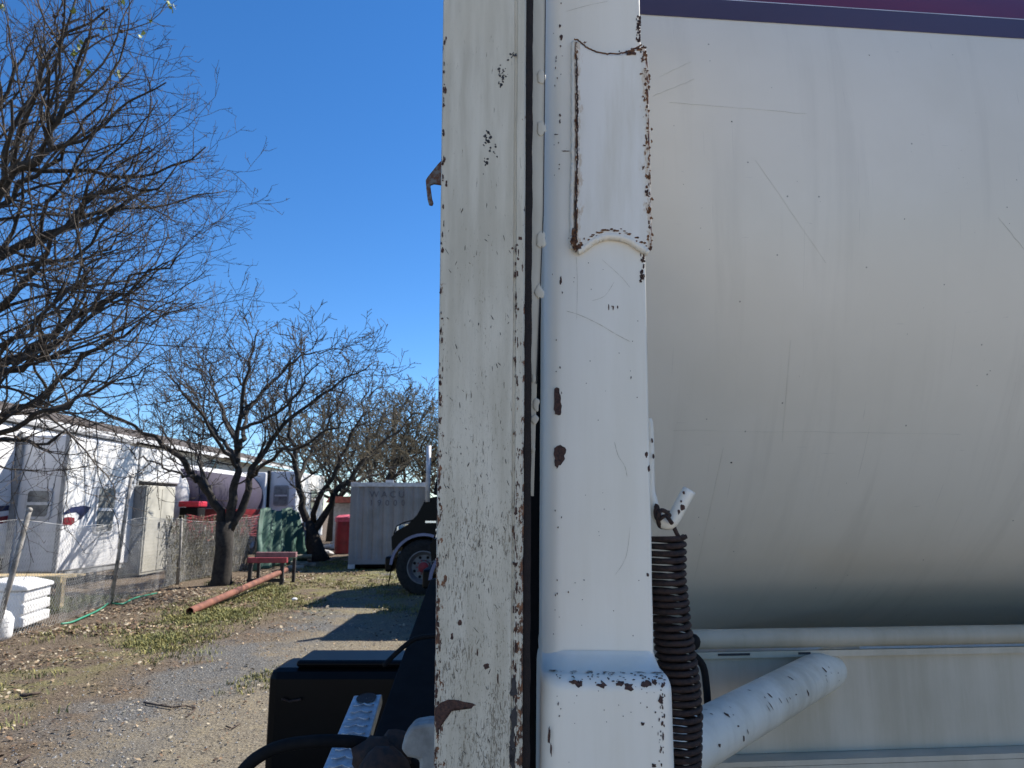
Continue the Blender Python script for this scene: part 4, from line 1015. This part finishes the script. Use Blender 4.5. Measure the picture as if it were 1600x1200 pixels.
m.build('post_sleeve', M['paint'], tt, M=MXs, auto=50)
# fish-mouth plate welded on the post
def fl(px, py, off=-.008): q = onface(MXs, px, py, off); return Vector((q.x, q.z))
top = [(898, 63), (905, 66), (916, 75), (930, 82), (950, 86), (972, 85), (990, 79), (1003, 72), (1010, 76)]
right = [(1013, 100), (1014, 160), (1016, 240), (1018, 320), (1019, 382)]
bot = [(1012, 392), (1000, 384), (985, 374), (965, 367), (945, 367), (928, 373), (914, 384), (904, 391)]
left = [(898, 385), (898, 320), (899, 240), (900, 160), (898, 90)]
out = [fl(*p) for p in top + right + bot + left]
cpl = sum(out, Vector((0, 0))) / len(out)
wdp = max(p.x for p in out) - min(p.x for p in out); htp = max(p.y for p in out) - min(p.y for p in out)
cpl = Vector(((max(p.x for p in out) + min(p.x for p in out)) / 2, (max(p.y for p in out) + min(p.y for p in out)) / 2))
Mpl = MXs @ Matrix.Translation((cpl.x, 0, cpl.y))
m = MB(); m.prism([(p.x - cpl.x, p.y - cpl.y) for p in out], -.0085, .012, Matrix(((1,0,0,0),(0,0,1,0),(0,1,0,0),(0,0,0,1))))
m.build('welded_plate', mat_rusty_plate(wdp, htp), tt, M=Mpl, bevel=.0025)
# weld beads round it
def bead(pxs, r, name, mat, off=-.006, closed=False, jit=.0012, n=8):
    pts = [Vector((q.x, off, q.y)) for q in [fl(a_, b_, off) for a_, b_ in pxs]]
    L_ = sum((pts[i + 1] - pts[i]).length for i in range(len(pts) - 1)); pts = interp_path(pts, max(8, int(L_ / .002)))
    pts = [p + Vector((random.gauss(0, jit * .35), 0, random.gauss(0, jit * .35))) for p in pts]
    m = MB(); m.tube(pts, [r * (1 + .25 * noise.noise(Vector((i * .7, 3, 0)))) for i in range(len(pts))], n); return m.build(name, mat, tt, M=MXs, smooth=True)
bead([(903, 393), (914, 386), (928, 376), (945, 370), (965, 370), (985, 377), (1000, 387), (1013, 394)], .0058, 'weld_bead', M['paint'], -.004)
bead([(896, 66), (896, 160), (896, 240), (894, 320), (894, 388)], .0034, 'weld_bead', M['paint'], -.003)
bead([(898, 61), (905, 64), (916, 73), (930, 80), (950, 84), (972, 83), (990, 77), (1003, 70)], .0012, 'rust_line', M['rust'], -.0085)
bead([(901, 90), (902, 160), (902, 240), (900, 320), (900, 380)], .0011, 'rust_line', M['rust_brown'], -.0086, jit=.002)

# --- chips as thin flakes on the faces
cr = random.Random(17)
def blob(m, Mx, px, py, rx, ry, off=-.0004, n=14, rough=.45, ang=0):
    c = onface(Mx, px, py, off); sd = cr.random() * 100; ca, sa = math.cos(ang), math.sin(ang); vs = [(c.x, off, c.z)]
    for k in range(n):
        a = 2 * math.pi * k / n; f = 1 + rough * (noise.noise(Vector((math.cos(a) * 1.6, math.sin(a) * 1.6, sd))) * 1.6)
        x = math.cos(a) * rx * f / F; z = math.sin(a) * ry * f / F
        vs.append((c.x + x * ca - z * sa, off, c.z + x * sa + z * ca))
    m.add(vs, [(0, 1 + (k + 1) % n, 1 + k) for k in range(n)])
def pxpoly(m, Mx, pts, off=-.0005):
    v = [onface(Mx, a_, b_, off) for a_, b_ in pts]; c = sum(v, Vector((0, 0, 0))) / len(v)
    vv = []
    for i, p in enumerate(v):
        q = v[(i + 1) % len(v)]; vv.append(p); mid = (p + q) / 2; vv.append(mid + Vector((cr.gauss(0, .0006), 0, cr.gauss(0, .0006))))
    m.add([c] + vv, [(0, 1 + (k + 1) % len(vv), 1 + k) for k in range(len(vv))])
m = MB()
pxpoly(m, MXs, [(866, 608), (870, 605), (874, 607), (874, 613), (876, 618), (876, 628), (878, 634), (877, 645), (873, 649), (867, 648), (865, 640), (866, 625)])
pxpoly(m, MXs, [(866, 700), (870, 697), (876, 695), (883, 699), (884, 708), (883, 717), (878, 724), (873, 727), (870, 733), (867, 728), (867, 716), (865, 708)])
for (px, py, a_, b_) in ((875, 97/2.4, 2, 4), (877, 58, 2.5, 6), (876, 72, 1.2, 2), (869, 90, 1, 3), (868, 106, 1, 2), (867, 134, 1, 2), (875, 180, 1.6, 2.4), (875, 190, 1.3, 5), (869, 210, 4, 1.2), (884, 236, 7, 1.3), (874, 257, 1.2, 1.2), (876, 438, 2, 7),
        (951, 480, 1, 4), (958, 481, 1, 4), (965, 480, 1, 2.5), (1010, 710, 2.4, 4), (1014, 732, 2, 5), (986, 590, 1, 2), (868, 930/1, .9, 1.5), (888, 925, 1, 1.5), (1012, 898, 2, 2.4), (930, 163, 1.4, 1.2), (990, 163, 1.2, 1), (922, 564, .8, .8)):
    blob(m, MXs, px, py, a_, b_)
for k in range(70):                       # right edge of the post above and below the plate
    py = cr.choice((cr.uniform(25, 66), cr.uniform(398, 440))); blob(m, MXs, 998 + cr.uniform(-4, 3) + (6 if py > 300 else 0), py, cr.uniform(.6, 2.0), cr.uniform(1, 4), -.0006)
for k in range(26): blob(m, MXs, cr.uniform(862, 880), cr.uniform(0, 1000), cr.uniform(.4, 1.1), cr.uniform(.6, 2.2))
for k in range(26): blob(m, MXs, cr.uniform(890, 1000), cr.uniform(400, 1010), cr.uniform(.4, .9), cr.uniform(.4, 1.0))
m.build('paint_chips', M['chip'], tt, M=MXs, kind='stuff')
# rust round the welded plate
m = MB(); PO = -.0090
for k in range(190):
    py = cr.uniform(80, 385); side = cr.random()
    if side < .42: blob(m, MXs, 1010 + (py - 80) * .018 + cr.gauss(0, 2.6), py, cr.uniform(.5, 2.4), cr.uniform(.6, 4.0), PO - .0002)
    elif side < .8: blob(m, MXs, 901 + cr.gauss(0, 1.2), py, cr.uniform(.5, 1.8), cr.uniform(1, 6.0), PO)
    else:
        bx_ = cr.uniform(903, 1010); blob(m, MXs, bx_, 360 + 24 * ((bx_ - 956) / 54) ** 2 + cr.gauss(0, 2.2), cr.uniform(1, 4), cr.uniform(.5, 1.8), PO)
m.v = [v for v in m.v]
for (px, py, a_, b_) in ((986, 82, 10, 4), (996, 76, 8, 4), (1006, 74, 5, 3), (898, 378, 5, 11), (903, 386, 8, 5), (896, 366, 3, 9), (1008, 84, 4, 5), (945, 360, 6, 1.8), (963, 360, 5, 1.8), (936, 363, 4, 1.8), (1016, 388, 3, 4), (1007, 227, 2.4, 1.6), (1005, 262, 1.6, 3.8), (1002, 115, 2.5, 2), (1004, 92, 3, 4), (914, 66, 3, 1.6)):
    blob(m, MXs, px, py, a_, b_, PO - .0004, 18, .7)
m.build('rust_spots', M['rust'], tt, M=MXs, kind='stuff')
m = MB()
for (px, py, a_, b_) in ((897, 370, 4, 12), (905, 388, 9, 5), (1000, 76, 9, 4), (985, 82, 8, 3), (1011, 300, 3, 5)):
    for k in range(10): blob(m, MXs, px + cr.gauss(0, a_ * .7), py + cr.gauss(0, b_ * .7), cr.uniform(.6, 2), cr.uniform(.6, 2.4), PO - .0008)
m.build('dark_rust_spots', M['chip'], tt, M=MXs, kind='stuff')
# sleeve chips: on the rounded front rim and front face
m = MB(); SO = -e_f - .0006
for (px, py, a_, b_) in ((897, 1066, 6, 3), (1023, 1066, 4, 4), (1033, 1092, 4, 5), (1004, 1131, 2.5, 2.5), (1011, 1105, 1, 1), (1024, 1113, 1.2, 1.5), (872, 1100, .9, 2), (874, 1119, 1, 1), (1035, 1130, 1.5, 4), (1036, 1150, 1.5, 6), (1022, 1196, 3, 3), (858, 1150, 1.6, 14), (861, 1170, 1.5, 8)):
    blob(m, MXs, px, py, a_, b_, SO)
for k in range(28): blob(m, MXs, 1034 + cr.gauss(0, 3), cr.uniform(1075, 1200), cr.uniform(.4, 1.2), cr.uniform(.6, 2.6), SO)
for k in range(18): blob(m, MXs, cr.uniform(870, 1025), cr.uniform(1070, 1200), cr.uniform(.4, .9), cr.uniform(.4, 1.0), SO)
m.build('paint_chips', M['chip'], tt, M=MXs, kind='stuff')
m = MB()        # flecks lying on the ledge itself
for k in range(90):
    x = cr.uniform(.01, WS + .004); y = -cr.uniform(.012, e_f - rad + .006); rx = cr.uniform(.0008, .004); ry = rx * .5
    z = -.008 + .0009 + (.012 * 0)
    m.add([(x, y, z)] + [(x + rx * math.cos(a) * cr.uniform(.6, 1.3), y + ry * math.sin(a) * cr.uniform(.6, 1.3), z) for a in [k2 * math.pi / 4 for k2 in range(8)]], [(0, 1 + k2, 1 + (k2 + 1) % 8) for k2 in range(8)])
m.build('ledge_chips', M['chip'], tt, M=MXs, kind='stuff')
m = MB()
def rim_chip(x, a, rx, ra):
    vs = []
    for k in range(10):
        t_ = 2 * math.pi * k / 10; f = cr.uniform(.55, 1.3); aa = max(0, min(R(89), a + math.sin(t_) * ra * f)); rr = rad + .0006
        vs.append((x + math.cos(t_) * rx * f, -(e_f - rad) - rr * math.sin(aa), -.008 - rad + rr * math.cos(aa)))
    rr = rad + .0007; m.add([(x, -(e_f - rad) - rr * math.sin(a), -.008 - rad + rr * math.cos(a))] + vs, [(0, 1 + (k + 1) % 10, 1 + k) for k in range(10)])
for k in range(80):
    x = .012 + (WS - .006) * cr.random() ** .8; rim_chip(x, R(cr.uniform(2, 60)), cr.uniform(.0005, .0022), R(cr.uniform(1, 4)))
for x in (.045, .073, .096, .107, .125, .131, .150): rim_chip(x, R(cr.uniform(58, 72)), cr.uniform(.003, .0075), R(cr.uniform(8, 14)))
m.build('rim_chips', M['chip'], tt, M=MXs, kind='stuff')
m = MB()
def scratch(m, Mx, pts, wpx, off):
    q = [onface(Mx, a_, b_, off) for a_, b_ in pts]; q = interp_path(q, 10 * (len(q) - 1)); vs = []
    for i, p in enumerate(q):
        d = (q[min(i + 1, len(q) - 1)] - q[max(i - 1, 0)]).normalized(); nn = Vector((-d.z, 0, d.x)) * (wpx / F * .5 * (.3 + cr.random() * .7) * min(1, .15 + min(i, len(q) - 1 - i) * .5)); vs += [p + nn, p - nn]
    m.add(vs, [(2 * i, 2 * i + 1, 2 * i + 3, 2 * i + 2) for i in range(len(q) - 1)])
for pts_, w_ in ([((885, 486), (905, 492), (935, 506), (962, 522), (985, 534))], .9), ([((885, 34),), ], 0):
    for p_ in pts_:
        if len(p_) > 2: scratch(m, MXs, p_, w_, -.0004)
for p_, w_ in ((((884, 18), (920, 8), (950, 2)), .8), (((960, 690), (966, 712), (976, 728), (980, 745)), .8), (((925, 470), (945, 462), (960, 440)), .6), (((900, 398), (902, 440), (901, 500)), .5), (((940, 405), (970, 432), (985, 450)), .6), (((985, 820), (978, 870), (960, 900)), .5)): scratch(m, MXs, p_, w_, -.0004)
m.build('scratches', simple('brown_scratch', (.40, .36, .27), .7), tt, M=MXs, kind='stuff')
# chips on the cream door post
m = MB()
pxpoly(m, MXp, [(680, 1106), (688, 1098), (700, 1093), (716, 1094), (734, 1098), (744, 1102), (737, 1107), (724, 1107), (712, 1105), (704, 1110), (699, 1116), (694, 1118), (692, 1128), (687, 1138), (681, 1146)])
for (px, py, a_, b_) in ((760, 1041, 5, 3.5), (718, 973, 3, 3), (706, 995, 2, 5), (746, 1020, 1, 4), (778, 1060, 1, 8), (812, 372, 3.5, 2.5), (801, 388, 2, 1.6), (809, 395, 2, 6), (688, 455, 1.3, 4), (689, 380, 1.2, 2.6), (693, 140, 1.2, 4), (697, 60, 1, 3), (692, 254, 1.2, 4)):
    blob(m, MXp, px, py, a_, b_, -.0004)
for k in range(110):
    py = cr.uniform(380, 1200); big = cr.random() < .18; blob(m, MXp, 807 - (py - 400) * .003 + cr.gauss(0, 1.3), py, cr.uniform(.5, 1.3) * (2 if big else 1), cr.uniform(1, 7) * (1.5 if big else 1), -.0005, rough=.7)
for k in range(70):
    py = 1200 - 1150 * cr.random() ** 1.7; blob(m, MXp, 694.5 - py * .0125 + abs(cr.gauss(0, 2.0)), py, cr.uniform(.6, 2), cr.uniform(1, 5), -.0004)
m.build('rust_chips', M['chip'], tt, M=MXp, kind='stuff')
m = MB()
for (cx, cy, n_, sp) in ((783, 120, 22, 9), (800, 90, 8, 6), (762, 215, 16, 8), (758, 255, 8, 6), (768, 232, 8, 10)):
    for k in range(n_):
        a = cr.gauss(0, 1) * sp * .45; b = cr.gauss(0, 1) * sp
        blob(m, MXp, cx + a - b * .18, cy + b, cr.uniform(.6, 2.0), cr.uniform(.6, 3.0), -.0004, ang=cr.uniform(-.8, .8))
for (px, py) in ((802, 1075), (803, 1120), (800, 1160), (801, 1190), (800, 1180)): blob(m, MXp, px, py, 4, 12, -.0007, 16, .7)
for k in range(110): blob(m, MXp, cr.uniform(695, 800), 1200 - 900 * cr.random() ** 1.3, cr.uniform(.25, .6), cr.uniform(1, 5), -.0004, ang=cr.uniform(-.5, .9))
m.build('dark_chips', M['chip_dark'], tt, M=MXp, kind='stuff')

# --- side hook of the door post, against the sky
m = MB(); Yh = .99
hk = [(692, 248), (684, 256), (676, 266), (668, 276), (665, 281), (666, 295), (668, 312), (670, 319), (675, 320), (677, 316), (675, 310), (673, 296), (672, 288), (678, 286), (692, 288)]
v1 = [P(a_, b_, Yh) for a_, b_ in hk]; v2 = [v + Vector((0, .006, 0)) for v in v1]; n_ = len(hk)
m.add(v1 + v2, [tuple(range(n_)), tuple(range(2 * n_ - 1, n_ - 1, -1))] + [(k, k + n_, (k + 1) % n_ + n_, (k + 1) % n_) for k in range(n_)])
t = NT('rusted_grey_hook'); x, y, z = t.sep(); t.set('Base Color', t.mix(t.step(t.noise(140, None, 5), .42, .58), (0.16, .15, .14), (0.12, .05, .025))); t.set('Roughness', .7)
m.build('hook_bracket', t.mat, tt, bevel=.001)

# --- U rod welded to the post side, coil spring and wire hook
m = MB(); Yb = 1.07
m.tube(interp_path([P(1012, 655, Yb), P(1015, 672, Yb), P(1016, 760, Yb), P(1019, 780, Yb), P(1024, 800, Yb), P(1033, 814, Yb), P(1044, 818, Yb), P(1053, 810, Yb), P(1062, 793, Yb), P(1077, 766, Yb)], 46), [.0055 + .0045 * min(1, k / 34) for k in range(47)], 14)
m.build('rod_hook', M['paint'], tt, smooth=True)
m = MB(); fc = Yb - .0103
def free_blob(m, px, py, Y, rx, ry, n=12):
    c = P(px, py, Y); sd = cr.random() * 50; vs = [c]
    for k in range(n):
        a = 2 * math.pi * k / n; f = 1 + .7 * noise.noise(Vector((math.cos(a), math.sin(a), sd))); vs.append(c + Vector((math.cos(a) * rx * f / F, 0, math.sin(a) * ry * f / F)))
    m.add(vs, [(0, 1 + (k + 1) % n, 1 + k) for k in range(n)])
for (px, py, a_, b_) in ((1019, 688, 1.5, 4), (1021, 712, 1.5, 4), (1068, 770, 2.5, 2), (1064, 783, 1.6, 2), (1067, 793, 3.5, 5), (1061, 800, 2, 4), (1026, 792, 4, 6), (1031, 804, 3, 4)): free_blob(m, px, py, fc, a_, b_)
m.build('rod_chips', M['chip'], tt, kind='stuff')
# spring
YS = 1.09; A = P(1043, 838, YS); B = P(1066, 1215, YS); ax = (B - A); LS = ax.length; ax.normalize()
u = Vector((1, 0, 0)); u = (u - ax * u.dot(ax)).normalized(); v = ax.cross(u)
r0 = .0255; pitch = 10.6 / F * YS; turns = LS / pitch; pts = []; NPT = int(turns * 22)
for k in range(NPT + 1):
    t_ = k / NPT; a = t_ * turns * 2 * math.pi; wob = .002 * noise.noise(Vector((t_ * 9, 1, 0))); rr = r0 * (.92 + .10 * min(1, t_ * 6)) + .0009 * noise.noise(Vector((t_ * 25, 4, 0)))
    gap = .0022 * noise.noise(Vector((t_ * 11, 8, 0)))
    bow = .005 * math.sin(t_ * math.pi * 2.2)
    pts.append(A + ax * (t_ * LS + gap + .0016 * math.sin(a + 1)) + u * (math.cos(a) * rr + wob - bow) + v * math.sin(a) * rr)
m = MB(); m.tube(pts, .0042, 8); m.build('coil_spring', M['rust_brown'], tt, smooth=True)
m = MB()
st_ = pts[0]
m.tube(interp_path([P(1073, 838, YS - .02), P(1062, 840, YS-.02), P(1054, 826, YS - .02), P(1050, 812, YS - .018), P(1041, 800, YS - .036), P(1032, 798, YS - .04), P(1028, 808, YS - .038), P(1031, 822, YS - .02), P(1041, 822, YS + .005), P(1048, 812, YS + .01), P(1044, 800, YS + .0)], 40), .0033, 8)
m.tube(interp_path([P(1027, 790, YS - .036), P(1024, 800, YS - .036), P(1028, 812, YS - .034), P(1040, 806, YS - .04), P(1050, 818, YS - .034)], 16), .003, 8)
m.build('wire_hook', M['rust_brown'], tt, smooth=True)

# --- tank shell
YAW = R(5.2)
TC_ = Vector((0, 2.75, 2.365)); RT = 1.30
Mtk = Matrix.Translation(TC_) @ Matrix.Rotation(YAW, 4, 'Z') @ Matrix.Rotation(R(90), 4, 'Y')   # local z -> world x
t = NT('tank_gloss_white'); x, y, z = t.sep()
str_ = t.noise(1, t.map((14, 1.2, 1.2)), 7, .6, .4); big = t.noise(1.6, None, 5)
col = t.mix(t.step(big, .35, .7), (0.70, .66, .585), (0.65, .61, .53))
col = t.mix(t.math('MULTIPLY', t.step(str_, .50, .72), .22), col, (0.46, .435, .38))
spk = t.step(t.voro(16), .045, .02)
col = t.mix(t.math('MULTIPLY', spk, .75), col, (.10, .09, .08))
scr = t.step(t.noise(1, t.map((240, 3, 3), (2, 5, 1)), 3, .5, .8), .72, .75)
scr2 = t.step(t.noise(1, t.map((2.2, 170, 170), (5, 5, 1)), 3, .5, .5), .74, .77)
col = t.mix(t.math('MULTIPLY', t.math('MAXIMUM', scr, scr2), .3), col, (.28, .27, .26))
t.set('Base Color', col); t.set('Roughness', t.math('ADD', .26, t.math('MULTIPLY', big, .12))); t.bump(t.math('ADD', t.noise(3.5, None, 2), t.math('MULTIPLY', t.noise(60), .06)), .09, .004)
m = MB(); m.lathe([(.001, -.20), (.5, -.18), (.85, -.13), (1.15, -.04), (RT, .08), (RT, 9.0), (.9, 9.3), (.001, 9.4)], Mtk, 128)
m.build('tank_shell', t.mat, tt, M=Matrix.Identity(4), auto=60)
def tank_angle(py, px=1300):
    o = Vector((0, 0, CAMZ)); d = ray(px, py); inv = Mtk.inverted(); oo = inv @ o; dd = inv.to_3x3() @ d
    a = dd.x ** 2 + dd.y ** 2; b = 2 * (oo.x * dd.x + oo.y * dd.y); c = oo.x ** 2 + oo.y ** 2 - RT ** 2; q = max(0, b * b - 4 * a * c); s_ = (-b - math.sqrt(q)) / (2 * a); h = oo + dd * s_
    return math.degrees(math.atan2(h.y, h.x)), h
def stripe(a0, a1, r, name, mat, z0=.08, z1=9.0):
    m = MB(); n = 24; vs = []
    for i in range(n + 1):
        a = R(a0 + (a1 - a0) * i / n)
        for zz in (z0, z1): vs.append(Mtk @ Vector((r * math.cos(a), r * math.sin(a), zz)))
    m.add(vs, [(2*i, 2*i+1, 2*i+3, 2*i+2) for i in range(n)]); return m.build(name, mat, tt, smooth=True)
aA, _ = tank_angle(42); aB, _ = tank_angle(12)
mst1 = simple('navy_purple_stripe', (0.075, .05, .075), .45, 0, .1, 1.5); mst2 = simple('maroon_stripe', (0.14, .022, .04), .3, 0, .15, 1.5)
dirn = -1 if aB < aA else 1
stripe(aA, aB, RT + .0015, 'purple_stripe', mst1); stripe(aB + dirn * .12, aB + dirn * 22, RT + .0015, 'maroon_stripe', mst2)
stripe(aB, aB + dirn * .12, RT + .0018, 'pin_stripe', mframe)
m = MB(); sc_ = [(1052, 672, 1500, 678), (1045, 160, 1260, 178), (1180, 250, 1290, 410), (1030, 120, 1080, 96), (1020, 150, 1085, 124), (1130, 700, 1085, 905), (1560, 340, 1600, 390), (1235, 530, 1222, 690)]
for x0_, y0_, x1_, y1_ in sc_:
    pp_ = [tank_angle(y0_ + (y1_ - y0_) * k / 12 + cr.gauss(0, .5), x0_ + (x1_ - x0_) * k / 12)[1] for k in range(13)]
    pp_ = [Mtk @ Vector((p.x * (1 + .0002), p.y * (1 + .0002), p.z)) for p in pp_]; m.tube(pp_, [.0004 * cr.uniform(.4, 1) for _ in pp_], 4, False)
m.build('scratches', simple('tank_scratch', (.56, .545, .475), .6), tt, kind='stuff')
m = MB(); 
for k in range(36):
    px_, py_ = cr.uniform(1030, 1600), cr.uniform(80, 960); h_ = tank_angle(py_, px_)[1]; nn = Vector((h_.x, h_.y, 0)).normalized(); tn = Vector((-nn.y, nn.x, 0)); ra_ = .0005 + .0018 * cr.random() ** 3; o_ = h_ + nn * .0003
    vv_ = [Mtk @ (o_ + tn * (ra_ * cr.uniform(.6, 1.3) * math.cos(i * .785)) + Vector((0, 0, ra_ * cr.uniform(.6, 1.3) * math.sin(i * .785)))) for i in range(8)]
    m.add([Mtk @ o_] + vv_, [(0, 1 + i, 1 + (i + 1) % 8) for i in range(8)])
m.build('stone_chips', M['chip_dark'], tt, kind='stuff')
# latch at the very top left
m = MB(); q = P(1090, -14, 1.62); m.sphere(q, .028, 14, 9, (1.3, 1, .7)); m.tube([q, q + Vector((0, .3, .02))], .018, 12); m.sphere(P(1120, 4, 1.57), .015, 12, 7); m.tube([q, P(1120, 4, 1.57)], .013, 10)
m.v = [(a + .006 * noise.noise(Vector((a * 30, b * 30, c * 30))), b, c + .006 * noise.noise(Vector((a * 30, b * 30, c * 40)))) for a, b, c in m.v]
m.build('valve_fitting', simple('rusty_pale_fitting', (0.42, .36, .26), .8, 0, .4, 40, (.12, .06, .035)), tt, smooth=True)
# --- rail, skirt plate, lip, brace
Rz5 = Matrix.Translation((0, 0, 0)) @ Matrix.Rotation(YAW, 4, 'Z')
def ry(px, py, Yc): return P(px, py, Yc)
YR = 1.70
zr_t = P(1300, 980, YR + .1).z; zr_b = P(1300, 1006, YR + .1).z; rr_ = (zr_t - zr_b) / 2
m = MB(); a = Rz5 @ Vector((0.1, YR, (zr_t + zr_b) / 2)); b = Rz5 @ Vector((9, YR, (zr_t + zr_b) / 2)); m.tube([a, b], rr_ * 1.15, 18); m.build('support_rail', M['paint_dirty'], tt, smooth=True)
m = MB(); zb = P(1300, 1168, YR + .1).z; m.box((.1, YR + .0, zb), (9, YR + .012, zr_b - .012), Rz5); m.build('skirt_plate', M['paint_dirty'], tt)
m = MB(); m.box((.1, YR - .012, zr_b - .022), (9, YR - .001, zr_b - .008), Rz5); m.build('skirt_flange', M['paint_dirty'], tt)
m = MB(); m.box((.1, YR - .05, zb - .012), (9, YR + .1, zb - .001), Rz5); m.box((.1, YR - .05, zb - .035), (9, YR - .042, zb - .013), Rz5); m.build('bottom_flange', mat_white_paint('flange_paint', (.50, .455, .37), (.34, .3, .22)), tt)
m = MB(); m.box((.1, YR + .05, .55), (9, YR + .25, zb - .014), Rz5); m.build('chassis_beam', M['black_matt'], tt)
m = MB(); m.box((.1, YR + .26, zb - .05), (9, YR + 2.2, zb - .03), Rz5); m.build('belly_light_block', M['paint_dirty'], tt)  # unseen plate added to keep ground light off the tank's underside
# gap line segments (open seam under the rail)
m = MB()
for (p0, p1) in ((1092, 1162), (1230, 1282), (1362, 1382)):
    a = P(p0, 1011, YR + .02); b = P(p1, 1011, YR + .02); m.box((a.x, YR - .0135, zr_b - .016), (b.x, YR - .0122, zr_b - .011), Rz5)
m.build('seam_gap', M['chip_dark'], tt)
# brace pipe from the rail joint down towards the post
bp0 = P(1322, 1028, YR + .22); bp1 = P(1085, 1160, 1.30); m = MB(); dirb = (bp1 - bp0).normalized(); bp1 = bp1 + dirb * .35
pts = [bp0 + (bp1 - bp0) * k / 20 for k in range(21)]; m.tube(pts, [.046] * 21, 28); br = m.build('brace_pipe', M['paint_old'], tt, smooth=True)
m = MB()
cd = (Vector((0, 0, CAMZ)) - bp0.lerp(bp1, .4)); cd = (cd - dirb * cd.dot(dirb)).normalized(); up_ = dirb.cross(cd).normalized()
for k in range(28):
    t_ = cr.uniform(.16, .72); an = cr.gauss(0, 24) * (1 if k % 3 else 1.7); an = R(an); ln = .0015 + .009 * cr.random() ** 2; wd_ = .0006 + .0034 * cr.random() ** 2
    c = bp0 + (bp1 - bp0) * t_; vs = []
    for i in range(10):
        a = 2 * math.pi * i / 10; dl = math.cos(a) * wd_ * 1.2 * cr.uniform(.6, 1.3) ; da = an + math.sin(a) * ln / .046 * cr.uniform(.6, 1.2)
        vs.append(c + dirb * (dl + (da - an) * .02) + (cd * math.cos(da) + up_ * math.sin(da)) * .0466)
    m.add([c + (cd * math.cos(an) + up_ * math.sin(an)) * .0467] + vs, [(0, 1 + i, 1 + (i + 1) % 10) for i in range(10)])
m.build('brace_chips', M['chip'], tt, kind='stuff')
# second small fitting behind the spring
m = MB(); m.tube(interp_path([P(1080, 1020, 1.45), P(1098, 1040, 1.45), P(1104, 1075, 1.45), P(1106, 1110, 1.45)], 12), .007, 8); m.sphere(P(1082, 1003, 1.44), .016, 10, 6); m.build('cable', M['black_matt'], tt, smooth=True)
